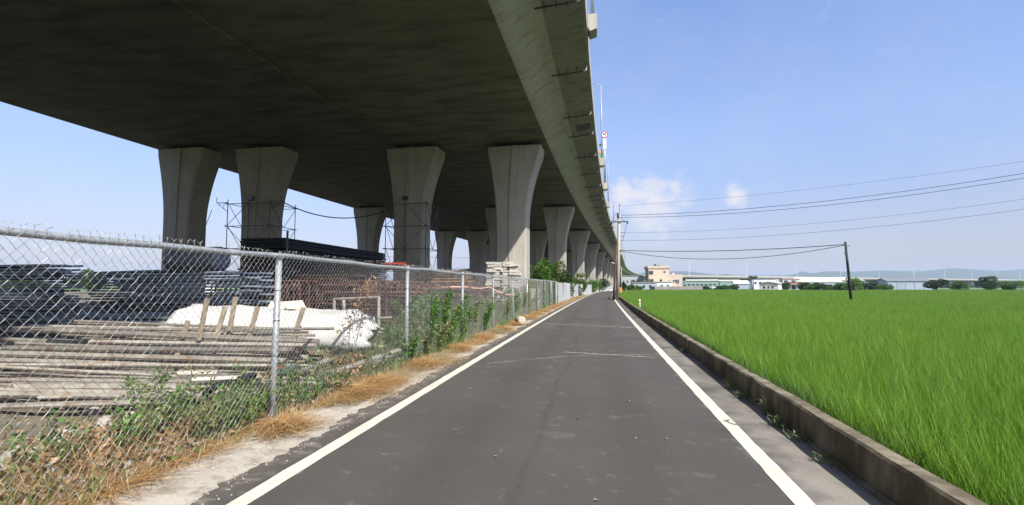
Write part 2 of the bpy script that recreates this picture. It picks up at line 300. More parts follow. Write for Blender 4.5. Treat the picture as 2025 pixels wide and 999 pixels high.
# ------------------------------------------------------------------ mesh building
class MB:
    def __init__(s): s.v, s.f = [], []
    def add(s, vs, fs):
        o = len(s.v); s.v += [tuple(p) for p in vs]; s.f += [tuple(i+o for i in f) for f in fs]; return s
    def box(s, c, d, rz=0, m=None):
        hx, hy, hz = d[0]/2, d[1]/2, d[2]/2
        M = m or Matrix.Rotation(rz, 3, 'Z')
        vs = [Vector(c)+M @ Vector((x, y, z)) for x, y, z in ((-hx,-hy,-hz),(hx,-hy,-hz),(hx,hy,-hz),(-hx,hy,-hz),(-hx,-hy,hz),(hx,-hy,hz),(hx,hy,hz),(-hx,hy,hz))]
        return s.add(vs, [(0,3,2,1),(4,5,6,7),(0,1,5,4),(1,2,6,5),(2,3,7,6),(3,0,4,7)])
    def bar(s, a, b, w, h=None, up=(0, 0, 1)):
        a, b = Vector(a), Vector(b); d = b-a; L = d.length; y = d/L
        x = y.cross(Vector(up)); x = x.normalized() if x.length > 1e-5 else Vector((1, 0, 0)); z = x.cross(y)
        return s.box((a+b)/2, (w, L, h or w), m=Matrix((x, y, z)).transposed())
    def tube(s, pts, r, n=6, cap=True):
        pts = [Vector(p) for p in pts]; k = len(pts); rs = r if isinstance(r, (list, tuple)) else [r]*k
        o = len(s.v); up = Vector((0, 0, 1)); px = None
        for i, p in enumerate(pts):
            d = (pts[min(i+1, k-1)]-pts[max(i-1, 0)]).normalized()
            x = d.cross(up)
            if x.length < 1e-3: x = px or Vector((1, 0, 0))
            x = (x-d*x.dot(d)).normalized(); px = x; y = d.cross(x)
            for j in range(n):
                a = 2*math.pi*j/n; s.v.append(tuple(p+x*math.cos(a)*rs[i]+y*math.sin(a)*rs[i]))
        for i in range(k-1):
            for j in range(n):
                a = o+i*n+j; b = o+i*n+(j+1) % n; s.f.append((a, b, b+n, a+n))
        if cap: s.f.append(tuple(o+j for j in reversed(range(n)))); s.f.append(tuple(o+(k-1)*n+j for j in range(n)))
        return s
    def lathe(s, prof, n=12, c=(0, 0, 0)):
        o = len(s.v); c = Vector(c)
        for r, z in prof:
            for j in range(n): a = 2*math.pi*j/n; s.v.append((c.x+r*math.cos(a), c.y+r*math.sin(a), c.z+z))
        for i in range(len(prof)-1):
            for j in range(n): a = o+i*n+j; b = o+i*n+(j+1) % n; s.f.append((a, b, b+n, a+n))
        s.f.append(tuple(o+j for j in reversed(range(n)))); s.f.append(tuple(o+(len(prof)-1)*n+j for j in range(n))); return s
    def grid(s, P):              # P[i][j] points
        o = len(s.v); ni, nj = len(P), len(P[0])
        for row in P: s.v += [tuple(p) for p in row]
        for i in range(ni-1):
            for j in range(nj-1): a = o+i*nj+j; s.f.append((a, a+1, a+nj+1, a+nj))
        return s
    def loft(s, rings, cap=True):  # closed rings of equal length
        o = len(s.v); n = len(rings[0])
        for r in rings: s.v += [tuple(p) for p in r]
        for i in range(len(rings)-1):
            for j in range(n): a = o+i*n+j; b = o+i*n+(j+1) % n; s.f.append((a, b, b+n, a+n))
        if cap: s.f.append(tuple(o+j for j in reversed(range(n)))); s.f.append(tuple(o+(len(rings)-1)*n+j for j in range(n)))
        return s
    def mesh(s, name, mat, smooth=False, off=(0, 0, 0)):
        me = bpy.data.meshes.new(name); o = Vector(off)
        me.from_pydata([(x-o.x, y-o.y, z-o.z) for x, y, z in s.v], [], s.f)
        mm = mat if isinstance(mat, (list, tuple)) else [mat]
        for q in mm: me.materials.append(MATS[q])
        bm = bmesh.new(); bm.from_mesh(me); bmesh.ops.recalc_face_normals(bm, faces=bm.faces); bm.to_mesh(me); bm.free()
        if smooth:
            me.polygons.foreach_set('use_smooth', [True]*len(me.polygons))
            if smooth == 'angle': me.set_sharp_from_angle(angle=R(32))
        return me
    def build(s, name, mat, parent=None, smooth=False, bevel=0, base=None, mats=None):
        """world-space vertices -> one object; its origin is its parent's or its own base"""
        if parent is not None: o = Vector(parent.location) if parent.parent is None else Vector(parent.parent.location)
        elif base is not None: o = Vector(base)
        else:
            a = np.array(s.v); lo, hi = a.min(0), a.max(0); o = Vector(((lo[0]+hi[0])/2, (lo[1]+hi[1])/2, lo[2]))
        ob = bpy.data.objects.new(name, s.mesh(name, mat, smooth, o)); COL.objects.link(ob)
        if mats: ob.data.polygons.foreach_set('material_index', mats)
        if parent is not None: ob.parent = parent
        else: ob.location = o
        if bevel:
            bv = ob.modifiers.new('bevel', 'BEVEL'); bv.width = bevel; bv.segments = 2; bv.limit_method = 'ANGLE'; bv.angle_limit = R(40)
        return ob
def tag(o, label, cat, group=None):
    o['label'] = label; o['category'] = cat
    if group: o['group'] = group
    return o
def struct(o): o['kind'] = 'structure'; return o
def stuff(o): o['kind'] = 'stuff'; return o
def thing(name, label, cat, loc, group=None):
    o = bpy.data.objects.new(name, None); COL.objects.link(o); o.location = loc; o.empty_display_size = .2
    return tag(o, label, cat, group)
def copy_tree(o, loc=None, rz=None, label=None, parent=None):
    c = o.copy(); COL.objects.link(c); c.parent = parent
    if loc is not None: c.location = loc
    if rz is not None: c.rotation_euler[2] = rz
    if label: c['label'] = label
    for ch in list(o.children): copy_tree(ch, parent=c)
    return c
def raw(name, V, F, mat, parent=None, base=(0, 0, 0), smooth=False):
    """numpy vertices and equal-sized faces -> object"""
    me = bpy.data.meshes.new(name); V = np.asarray(V, float)
    o = np.array(parent.location if parent is not None else base, float)
    V = V-o; n, k = F.shape
    me.vertices.add(len(V)); me.vertices.foreach_set('co', V.ravel())
    me.loops.add(n*k); me.loops.foreach_set('vertex_index', F.ravel().astype(np.int32))
    me.polygons.add(n); me.polygons.foreach_set('loop_start', np.arange(0, n*k, k, dtype=np.int32)); me.polygons.foreach_set('loop_total', np.full(n, k, np.int32))
    me.materials.append(MATS[mat]); me.update(calc_edges=True)
    if smooth: me.polygons.foreach_set('use_smooth', [True]*n)
    ob = bpy.data.objects.new(name, me); COL.objects.link(ob)
    if parent is not None: ob.parent = parent
    else: ob.location = o
    return ob
def unit(a): return a/np.maximum(np.linalg.norm(a, axis=-1, keepdims=True), 1e-9)
def leaf_arrays(P, size, aspect=.5, up=.3, droop=.0, dirs=None):
    """kite-shaped leaves at the points P: tip, two sides, base, slightly folded"""
    n = len(P); d = unit(rng.normal(size=(n, 3))+np.array([0, 0, -droop])) if dirs is None else unit(dirs+rng.normal(size=(n, 3))*.35)
    nrm = unit(rng.normal(size=(n, 3))+np.array([0, 0, up*4])); x = unit(np.cross(d, nrm)); nrm = np.cross(x, d)
    L = (size*rng.uniform(.6, 1.3, n))[:, None]; W = L*aspect*.5
    b = P; mid = P+d*L*.45; tip = P+d*L-nrm*L*.12
    V = np.stack([b, mid+x*W+nrm*W*.35, tip, mid-x*W+nrm*W*.35], 1).reshape(-1, 3)
    return V, np.arange(n*4).reshape(n, 4)
def blade_arrays(P, h, w, lean=.35, bend=.5, az=None, segs=3):
    """grass blades standing at P: a tapering ribbon that arches over"""
    n = len(P); a = rng.uniform(0, 2*np.pi, n) if az is None else az
    hh = h*rng.uniform(.65, 1.15, n); ln = lean*rng.uniform(.2, 1.2, n); bd = bend*rng.uniform(.2, 1.2, n)
    out = np.stack([np.cos(a), np.sin(a), np.zeros(n)], 1); tw = a+np.pi/2+rng.normal(0, .5, n); side = np.stack([np.cos(tw), np.sin(tw), np.zeros(n)], 1)
    rows = []
    for i in range(segs+1):
        q = i/segs; r = hh*(ln*q+bd*q*q*.6); z = hh*(q-bd*.35*q**3)
        c = P+out*r[:, None]; c[:, 2] += z; ww = (w*(1-q)**.7*(.75+.5*q) if i < segs else w*.04)
        rows += [c-side*ww/2, c+side*ww/2]
    V = np.stack(rows, 1); m = 2*(segs+1)
    F = np.concatenate([np.arange(n)[:, None]*m+np.array([2*i, 2*i+1, 2*i+3, 2*i+2])[None] for i in range(segs)])
    return V.reshape(-1, 3), F
def joinVF(parts):
    Vs, Fs, o = [], [], 0
    for V, F in parts: Vs.append(V); Fs.append(F+o); o += len(V)
    return np.concatenate(Vs), np.concatenate(Fs)

# ================================================================== the setting
def strip(name, mat, edges, s0, s1, ds, z, offf, jitter=(0, 0), uv=True, parent=None, zf=None):
    """a ground strip following the bend: lateral edges (list) x stations"""
    ss = [s0]
    while ss[-1] < s1: ss.append(min(s1, ss[-1]+ds*(1+max(0, ss[-1])/12)))
    b = MB(); P = []; UV = []
    for i, s in enumerate(ss):
        row = []
        for k, e in enumerate(edges):
            j = (jitter[0]*(random.gauss(0, .45)+1.1*math.sin(s*2.3)*math.sin(s*.71)+.8*math.sin(s*5.1+1)*math.sin(s*1.3)) if jitter[0] > .01 else random.gauss(0, jitter[0])) if k == 0 else (random.gauss(0, jitter[1]) if k == len(edges)-1 else 0)
            row.append((e+j+offf(s), s, z if zf is None else zf(e, s))); UV.append((e+j, s))
        P.append(row)
    b.grid(P); ob = b.build(name, mat, parent, base=(0, 0, 0))
    if uv:
        l = ob.data.uv_layers.new(name='UVMap'); vi = np.empty(len(ob.data.loops), np.int32); ob.data.loops.foreach_get('vertex_index', vi)
        l.data.foreach_set('uv', np.array(UV)[vi].ravel())
    return ob
zero = lambda s: 0.0
g = MB(); g.grid([[(x, y, -.6) for x in (-9000, -200, 200, 9000)] for y in (-300, 0, 400, 9000)]); struct(g.build('ground', 'plain_ground', base=(0, 0, -.6)))
road = struct(strip('road', 'asphalt', [-2.92, -2, 0, 2, 2.12], -4, 330, .05, 0, roff, (.05, .0)))
struct(strip('verge', 'verge_concrete', [-4.0, -3.3, -2.4], -4, 330, .4, -.012, roff))
def wline(a, s0, s1, w=.15, name='edge_line'):
    return strip(name, 'road_paint', [a-w/2, a+w/2], s0, s1, .15, .004, roff, (.003, .003), parent=road)
wline(-2.54, -3, 250); wline(1.44, -3, 250)
# pale scuffs: the turning arc and the seam across the road
arc = MB(); P = []
for i in range(41):
    q = i/40; x = -2.2+q*4.6; y = 10.0+2.0*math.sin(min(1, q*1.15)*math.pi*.62)-q*.2; P.append([(x, y, .005), (x, y+.05, .005)])
arc.grid(P).build('dust_streak', 'dust_mark', road)
for k, (y0, y1, w, xa, xb) in enumerate(((21.0, 19.0, .16, -2.35, 2.0), (21.35, 19.5, .08, -1.2, 2.0), (16.4, 16.2, .05, .4, 1.1), (12.0, 11.4, .1, -.8, 1.2))):
    P = []
    for i in range(25):
        q = i/24; x = xa+(xb-xa)*q; y = y0+(y1-y0)*q+random.gauss(0, .02); P.append([(x+roff(y), y, .0055+k*.0008), (x+roff(y), y+w*random.uniform(.7, 1.3), .0055+k*.0008)])
    MB().grid(P).build('dust_streak', 'dust_mark', road)
# yard under the viaduct, uneven
def yardz(e, s):
    d = max(0, min(1, (-3.7-e)/1.2))
    return -.03+d*(.06*math.sin(e*1.7+s*.6)+.05*math.sin(s*1.3-e*.9)+.03*math.sin(s*3.1))
yb = MB(); ys = [-6+.6*i for i in range(70)]+[36+3*i for i in range(30)]+[130+20*i for i in range(12)]
ex = [-3.72-.3*i for i in range(20)]+[-10-1.5*i for i in range(20)]+[-45, -60, -100, -160]
yb.grid([[(e+roff(s)*max(0, 1-(-3.7-e)/60), s, yardz(e, s)) for e in reversed(ex)] for s in ys]); struct(yb.build('yard_ground', 'yard_soil', base=(0, 0, 0), smooth=True))
struct(strip('paddy_field', 'paddy_soil', [2.2, 20, 60, 150, 420], -6, 330, 2, -.25, lambda s: roff(s)))

# low concrete wall between road and paddy
rw = thing('retaining_wall', 'low weathered concrete wall between the road and the rice field', 'wall', (2.1, 0, 0))
s = -3.0
while s < 128:
    L = 6.0; rings = []; n = 20
    for i in range(n+1):
        y = s+.006+(L-.012)*i/n; o = 2.05+roff(y); h = .30+random.gauss(0, .004); w = .17+random.gauss(0, .004)
        rings.append([(o+random.gauss(0, .003), y, -.02), (o+.012+random.gauss(0, .004), y, h-.02), (o+.03, y, h), (o+w-.02, y, h+random.gauss(0, .003)), (o+w, y, h-.02), (o+w+.01, y, -.2)])
    MB().loft(rings).build('wall_section', 'kerb_concrete', rw); s += L
lip = MB(); P = []
for i in range(260):
    y = -2+i*.3; o = 2.05+roff(y); P.append([(o-.045+random.gauss(0, .018), y, .004), (o-.02, y, .028+random.gauss(0, .006)), (o+.02, y, .034)])
lip.grid(P).build('footing_lip', 'kerb_concrete', rw)

# hills, far to the right, and a lower line behind
def ridge(name, D, pts, depth, seedk, step=90):
    """heights read off along the skyline, carried back over real depth"""
    X0, X1 = pts[0][0], pts[-1][0]; xs = np.arange(X0, X1+1, step); hz = np.interp(xs, [p[0] for p in pts], [p[1] for p in pts])
    rr = np.random.default_rng(seedk); hz = hz*(1+.05*np.convolve(rr.normal(size=len(xs)), np.ones(3)/3, 'same'))
    b = MB(); P = []
    prof = [(-1, 0.0), (-.75, .22), (-.5, .52), (-.25, .8), (0, 1.0), (.3, .75), (.7, .35), (1, 0)]
    for k, (q, hq) in enumerate(prof):
        row = []
        for x, h in zip(xs, hz):
            hh = h*hq*(1+(.12*rr.normal() if 0 < k < 4 else 0)); X, Y = C(x, D+q*depth); row.append((X, Y, -3+max(0, hh)))
        P.append(row)
    struct(b.grid(P).build(name, 'hill_wood', base=(0, D, 0), smooth=True))
D1 = 4200
sk = [(900, 18), (1100, 60), (1290, 118), (1345, 125), (1395, 112), (1412, 92), (1430, 108), (1460, 82), (1500, 76), (1540, 80), (1570, 92), (1586, 124), (1612, 104), (1640, 136), (1680, 122), (1740, 140), (1800, 118), (1880, 150), (1960, 128), (2040, 146), (2200, 90)]
ridge('hills', D1, [((u-1012.5)/1000*D1, h) for u, h in sk], 700, 3)
D2 = 6400
ridge('far_hills', D2, [((u-1012.5)/1000*D2, h) for u, h in [(1150, 40), (1300, 150), (1380, 165), (1470, 135), (1540, 150), (1640, 190), (1760, 200), (1900, 230), (2150, 160)]], 900, 5, 160)

# ================================================================== the viaduct
VIA = thing('elevated_viaduct', 'long concrete road viaduct on rows of flared piers left of the road', 'viaduct', (-20, 41, 0))
stations = [-70+5*i for i in range(84)]+[350+12*i for i in range(40)]
def extrude(prof, name, mat, parent, smooth=False, sts=stations, closed=True):
    rings = [[(x+voff(s), s, z) for x, z in prof] for s in sts]
    b = MB()
    if closed: b.loft(rings)
    else: b.grid(rings)
    return b.build(name, mat, parent, smooth)
ZS = 13.6
web = [(-4.55, ZS), (-4.45, ZS+.03), (-4.25, ZS+.14), (-3.9, ZS+.40), (-3.55, ZS+.68), (-3.25, ZS+.87), (-2.95, ZS+1.0), (-2.6, ZS+1.1), (-2.2, ZS+1.18), (-1.4, ZS+1.32), (-.7, ZS+1.47)]
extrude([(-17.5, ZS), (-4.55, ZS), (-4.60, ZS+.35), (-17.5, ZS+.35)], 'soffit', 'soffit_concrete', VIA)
extrude(web+[(-.7, ZS+1.72), (-2.74, ZS+1.82), (-4.2, ZS+1.9), (-4.56, ZS+.36)], 'girder_web', ['web_concrete', 'overhang_concrete'], VIA, 'angle')
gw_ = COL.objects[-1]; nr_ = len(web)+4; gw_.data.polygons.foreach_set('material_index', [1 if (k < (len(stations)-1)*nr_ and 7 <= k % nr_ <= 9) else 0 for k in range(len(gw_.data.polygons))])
extrude([(-.58, ZS+1.48), (-.58, ZS+2.55), (-.82, ZS+2.55), (-.95, ZS+1.8), (-.76, ZS+1.72), (-.72, ZS+1.48)], 'parapet', 'deck_concrete', VIA)
extrude([(-1.0, ZS+1.84), (-1.0, ZS+1.95), (-17.5, ZS+2.1), (-17.5, ZS+1.9), (-4.1, ZS+1.92)], 'roadway', 'deck_concrete', VIA)
Z2 = ZS-.06
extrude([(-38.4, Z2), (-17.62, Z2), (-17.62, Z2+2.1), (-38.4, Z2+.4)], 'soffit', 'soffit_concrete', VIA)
extrude([(-38.41, Z2), (-38.8, Z2+.5), (-39.3, Z2+1.0), (-39.9, Z2+1.5), (-39.9, Z2+1.72), (-38.9, Z2+1.9), (-38.45, Z2+.42)], 'girder_web', 'web_concrete', VIA)
extrude([(-40.02, Z2+1.50), (-40.02, Z2+2.55), (-39.8, Z2+2.55), (-39.7, Z2+1.8), (-39.85, Z2+1.74), (-39.88, Z2+1.5)], 'parapet', 'deck_concrete', VIA)
extrude([(-39.6, Z2+1.84), (-39.6, Z2+1.95), (-17.62, Z2+2.3), (-17.62, Z2+2.12), (-38.8, Z2+1.93)], 'roadway', 'deck_concrete', VIA)
# the joint cover between the two decks
extrude([(-17.62, ZS-.10), (-17.50, ZS-.10), (-17.50, ZS-.004), (-17.62, ZS-.004)], 'joint_strip', 'soffit_concrete', VIA)

PZ = 13.2
def pier_mesh():
    b = MB(); zs = [-.3, 0, 2, 4, 5.6, 7.0, 7.6, 8.2, 8.8, 9.4, 10.0, 10.6, 11.2, 11.8, 12.2, 12.4, 12.55, PZ]
    rings = []
    for z in zs:
        q = max(0, min(1, (z-7.0)/(PZ-.4-7.0))); fl = q**1.75
        xl, xr, yf, yb = -1.27-.72*fl, 1.27+1.3*fl, -1.05-.12*fl, 1.05+.12*fl; c = .12
        xm = (xl+xr)/2
        rings.append([(xl+c, yf, z), (xm-.16, yf-.06, z), (xm-.15, yf-.15, z), (xm+.23, yf-.15, z), (xm+.24, yf-.06, z), (xr-c, yf, z), (xr, yf+c, z), (xr, yb-c, z), (xr-c, yb, z), (xl+c, yb, z), (xl, yb-c, z), (xl, yf+c, z)])
    return b.loft(rings).mesh('pier', 'pier_concrete', 'angle')
PM = pier_mesh(); BM = MB().box((.2, 0, PZ+.2), (2.9, 1.2, .44)).mesh('bearing', 'bearing_rubber')
ROWS = [-7.0, -15.6, -28.3, -35.0]; SKEW = [0, -.9, -3.0, -3.9]      # bents stand slightly askew to the road
BENTS = [41+33.2*i for i in range(24)]
for i, s in enumerate(BENTS):
    for r, x in enumerate(ROWS):
        if s > 320 and r > 0: continue
        s2 = s+1.05+SKEW[r]; tx = x-.5+voff(s2)
        head = math.atan((voff(s2+2)-voff(s2-2))/4)
        p = bpy.data.objects.new('pier', PM); COL.objects.link(p); p.parent = VIA; p.location = Vector((tx, s2, 0))-VIA.location; p.rotation_euler[2] = -head
        q = bpy.data.objects.new('bearing', BM); COL.objects.link(q); q.parent = p
# drain pipes slung under the near overhang
dm = MB(); dm.tube([(-2.9, 0, ZS+.86), (-.95, 0, ZS+1.02), (-.85, 0, ZS+1.05), (-.80, 0, ZS+1.12), (-.80, 0, ZS+1.42)], .045, 8); DPM = dm.mesh('drain_pipe', 'dark_steel', True)
de = MB(); de.tube([(-1.0, 0, ZS+1.01), (-.86, 0, ZS+1.035), (-.79, 0, ZS+1.11), (-.785, 0, ZS+1.40)], .058, 8); DEM = de.mesh('elbow', 'galvanised', True)
HM = [MB().tube([(x, .1, ZS+z+h), (x, .1, ZS+z), (x, -.1, ZS+z), (x, -.1, ZS+z+h)], .024, 4).mesh('hanger', 'dark_steel') for x, z, h in ((-2.45, .76, .38), (-1.9, .83, .42), (-1.35, .90, .45))]
for s in (15, 22.6, 30.3, 38.3, 43.4, 50.8, 58.6, 66.4, 73.5, 77, 84, 91.5, 99, 107, 114, 122, 130, 138, 146, 154, 162, 170):
    head = -math.atan((voff(s+2)-voff(s-2))/4)
    p = bpy.data.objects.new('drain_pipe', DPM); COL.objects.link(p); p.parent = VIA; p.location = Vector((voff(s), s, 0))-VIA.location; p.rotation_euler[2] = head
    e = bpy.data.objects.new('elbow', DEM); COL.objects.link(e); e.parent = p
    for h in HM:
        k = bpy.data.objects.new('hanger', h); COL.objects.link(k); k.parent = p
# inspection plate let into the overhang
bx = MB(); bx.add([(-2.1+voff(42), 41.4, ZS+1.165), (-.95+voff(42), 41.4, ZS+1.395), (-.95+voff(42), 43.0, ZS+1.395), (-2.1+voff(42), 43.0, ZS+1.165), (-2.1+voff(42), 41.4, ZS+1.20), (-.95+voff(42), 41.4, ZS+1.42), (-.95+voff(42), 43.0, ZS+1.42), (-2.1+voff(42), 43.0, ZS+1.2)], [(0,1,2,3),(4,7,6,5),(0,4,5,1),(1,5,6,2),(2,6,7,3),(3,7,4,0)])
bx.build('cover_plate', 'dark_steel', VIA)
# vertical service conduits up the third near pier
cp = MB()
def conduit(x, y, z0, z1): MB().tube([(x, y, z0), (x, y, z1)], .05, 6).build('conduit', 'galvanised', VIA)
s3 = BENTS[2]; x3 = ROWS[0]-.5+voff(s3); conduit(x3+.75, s3-.08, .2, 7.5); conduit(x3+1.0, s3-.08, .2, 7.2)
MB().box((x3+.88, s3-.14, 4.0), (.5, .2, .7)).build('junction_box', 'galvanised', VIA)

# lamp posts and the speed sign standing on corbels outside the parapet
def corbel(x, s, parent, w=.5, l=1.0):
    b = MB(); y0, y1 = s-l/2, s+l/2; zb = ZS+1.55
    pr = [(x, zb+.25), (x+.12, zb), (x+w, zb+.12), (x+w, zb+.95), (x, zb+.95)]
    return b.loft([[(px, y0, pz) for px, pz in pr], [(px, y1, pz) for px, pz in pr]]).build('corbel', 'deck_concrete', parent, bevel=.02)
ORD = ['nearest', 'second', 'third', 'fourth', 'fifth', 'sixth', 'seventh', 'eighth', 'ninth', 'tenth']
for i in range(10):
    s = 27.0+31*i; x = -.577+voff(s); zb = ZS+2.5
    t_ = thing('viaduct_lamp_post', f'{ORD[i]} tall grey lamp post along the near viaduct parapet, counted away from the camera', 'lamp post', (x+.25, s, zb), 'lamp posts on the viaduct')
    corbel(x, s, t_)
    MB().tube([(x+.25, s, zb-.02), (x+.25, s, zb+4), (x+.22, s, zb+8.6)], [.1, .08, .055], 8).build('pole', 'galvanised', t_, True)
    MB().tube([(x+.22, s, zb+8.55), (x-.3, s, zb+8.8), (x-.8, s, zb+8.86)], .04, 6).build('arm', 'galvanised', t_, True)
    MB().box((x-1.0, s, zb+8.86), (.62, .26, .12)).build('lamp_head', 'galvanised', t_, bevel=.03)
s = 72.5; x = -.577+voff(s)-.15; zb = ZS+2.5
sg = thing('speed_limit_sign', 'round red-rimmed speed limit sign reading 90 on a grey mast above the viaduct parapet', 'road sign', (x+.35, s, zb))
corbel(x+.15, s, sg, .6, 1.3)
MB().tube([(x+.38, s, zb-.02), (x+.42, s, zb+6.9)], [.17, .12], 10).build('mast', 'galvanised', sg, True)
cx, cz = x+.42, zb+7.1
def disc(r, y, name, mat, th=.02, r2=None):
    n = 36; b = MB()
    if r2 is None: b.loft([[(cx+r*math.cos(2*math.pi*k/n), y+d, cz+r*math.sin(2*math.pi*k/n)) for k in range(n)] for d in (0, th)])
    else:
        for d0, d1 in ((0, 0),):
            ring = lambda rr, d: [(cx+rr*math.cos(2*math.pi*k/n), y+d, cz+rr*math.sin(2*math.pi*k/n)) for k in range(n)]
            b.loft([ring(r, 0), ring(r2, 0), ring(r2, th), ring(r, th), ring(r, 0)], cap=False)
    return b.build(name, mat, sg)
disc(.46, s-.16, 'disc', 'sign_white'); disc(.46, s-.178, 'red_rim', 'sign_red', .016, .34)
fc = bpy.data.curves.new('numerals', 'FONT'); fc.body = '90'; fc.size = .5; fc.align_x = 'CENTER'; fc.align_y = 'CENTER'; fc.extrude = .004; fc.offset = .012
fo = bpy.data.objects.new('numerals_curve', fc); COL.objects.link(fo); bpy.context.view_layer.update()
fm = bpy.data.meshes.new_from_object(fo); bpy.data.objects.remove(fo)
fm.materials.clear(); fm.materials.append(MATS['sign_black']); fm.name = 'numerals'
nu = bpy.data.objects.new('numerals', fm); COL.objects.link(nu); nu.parent = sg; nu.location = Vector((cx, s-.182, cz))-sg.location; nu.rotation_euler = (R(90), 0, 0)
bz = zb+5.75
bd = MB().box((cx, s-.16, bz), (.42, .03, 1.5)).build('text_board', 'sign_white', sg)
for k in range(4):   # four dark characters, one below the other, too small to read
    z0 = bz+.54-k*.36; b = MB()
    for (dx, dz, w, h) in [((0, .1, .24, .035), (0, 0, .2, .03), (0, -.1, .26, .035), (-.02, 0, .035, .22), (.08, .05, .03, .12)), ((-.07, 0, .03, .24), (.05, .09, .16, .03), (.05, 0, .16, .03), (.05, -.1, .18, .03), (.1, 0, .03, .2)), ((0, .1, .26, .03), (-.08, -.02, .03, .2), (.08, -.02, .03, .2), (0, .02, .18, .03), (0, -.06, .18, .03)), ((-.06, .02, .03, .24), (.06, .1, .14, .03), (.06, .03, .03, .2), (.04, -.1, .2, .03), (-.06, .05, .12, .03))][k]:
        b.box((cx+dx, s-.178, z0+dz), (w, .006, h))
    b.build('character', 'sign_black', bd)
for zz in (5.6, 4.35):
    MB().tube([(cx, s, zb+zz), (cx-.55, s-.1, zb+zz)], .03, 6).build('bracket', 'dark_steel', sg)
    MB().box((cx-.6, s-.16, zb+zz+.02), (.3, .42, .22)).tube([(cx-.6, s-.36, zb+zz+.02), (cx-.6, s-.48, zb+zz+.02)], .09, 8).build('camera_housing', 'dark_steel', sg, bevel=.02)
# striped marker cabinet on the parapet beside the second lamp post
s = 62.0; x = -.5+voff(s)
mk = thing('marker_board', 'narrow green panel with an orange top on the viaduct parapet below the sign', 'marker board', (x, s, ZS+2.55))
MB().box((x+.04, s, ZS+3.35), (.36, .06, 1.6)).build('panel', 'green_paint', mk); MB().box((x+.04, s-.005, ZS+4.33), (.38, .06, .36)).build('cap_panel', 'orange_paint', mk)

# ================================================================== far viaduct crossing behind the field
a0, a1 = Vector((*C(118, 372), 0)), Vector((*C(640, 640), 0)); dv = (a1-a0).normalized(); nv = Vector((dv.y, -dv.x, 0)); Lf = (a1-a0).length
FV = thing('distant_viaduct', 'distant level viaduct with a pale parapet crossing behind the rice field', 'viaduct', tuple(a0))
def fprism(prof, name, mat, s0=0, s1=None):
    s1 = Lf if s1 is None else s1
    return MB().loft([[tuple(a0+dv*s+nv*p+Vector((0, 0, z))) for p, z in prof] for s in (s0, s1)]).build(name, mat, FV)
zt = 8.8
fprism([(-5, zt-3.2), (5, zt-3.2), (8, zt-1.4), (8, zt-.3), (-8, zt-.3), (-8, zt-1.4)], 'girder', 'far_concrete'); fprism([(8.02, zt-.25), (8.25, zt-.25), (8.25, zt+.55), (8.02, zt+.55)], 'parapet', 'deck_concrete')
fprism([(-8.25, zt-.9), (-8.02, zt-.9), (-8.02, zt+.75), (-8.25, zt+.75)], 'parapet', 'white_paint')
k = 22
while k < Lf-10:
    c = a0+dv*k
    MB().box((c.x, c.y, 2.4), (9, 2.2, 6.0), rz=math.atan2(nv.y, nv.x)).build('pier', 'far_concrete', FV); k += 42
k, q = 8, 0
while k < Lf-5:
    c = a0+dv*k+nv*8.4
    lp = thing('distant_lamp_post', f'{ORD[q]} thin pale lamp post on the distant viaduct, counted from the tan building', 'lamp post', (c.x, c.y, zt-.2), 'lamp posts on the distant viaduct')
    MB().tube([(c.x, c.y, zt-.2), (c.x, c.y, zt+10.5)], [.22, .14], 6).build('pole', 'white_paint', lp)
    e = c-nv*1.6; MB().tube([(c.x, c.y, zt+10.4), (e.x, e.y, zt+10.8)], .12, 5).build('arm', 'white_paint', lp)
    k += 62; q += 1

# ================================================================== fences
FX = -3.65; FH = 1.90; BAY = 4.1; S0 = 5.34-4.1*2
cf = thing('chain_link_fence', 'galvanised chain-link fence with a top rail along the left side of the road', 'fence', (FX, 5, 0))
NB = 11; S1 = S0+BAY*NB
pm = MB().tube([(0, 0, -.2), (0, 0, FH-.03)], .036, 10).mesh('post', 'galvanised', True); pc = MB().lathe([(.044, 0), (.044, .05), (.03, .075), (.005, .085)], 10).mesh('post_cap', 'galvanised', True)
lean = {2: (-.012, .045), 3: (.0, .004), 4: (0, -.01)}
for k in range(NB+1):
    y = S0+k*BAY
    p = bpy.data.objects.new('post', pm); COL.objects.link(p); p.parent = cf; p.location = Vector((FX+roff(y)-.03, y, 0))-cf.location
    lx, ly = lean.get(k, (random.gauss(0, .01), random.gauss(0, .012))); p.rotation_euler = (-ly, lx, 0)
    c_ = bpy.data.objects.new('post_cap', pc); COL.objects.link(c_); c_.parent = p; c_.location = (0, 0, FH-.04)
    # wire ties round the post
    for z in (.35, .75, 1.15, 1.5):
        r_ = bpy.data.objects.new('tie_wire', MATS and (bpy.data.meshes.get('tie_wire') or MB().lathe([(.036, -.006), (.044, 0), (.036, .006)], 8).mesh('tie_wire', 'dark_steel'))); COL.objects.link(r_); r_.parent = p; r_.location = (0, 0, z)
rail = []
for i in range(int(NB*BAY/.5)+1):
    y = S0+i*.5; rail.append((FX+roff(y)-.03+.006*math.sin(y*2.2), y, FH+.008*math.sin(y*1.3)+.006*math.sin(y*3.7)))
MB().tube(rail, .028, 8).build('top_rail', 'galvanised', cf, True)
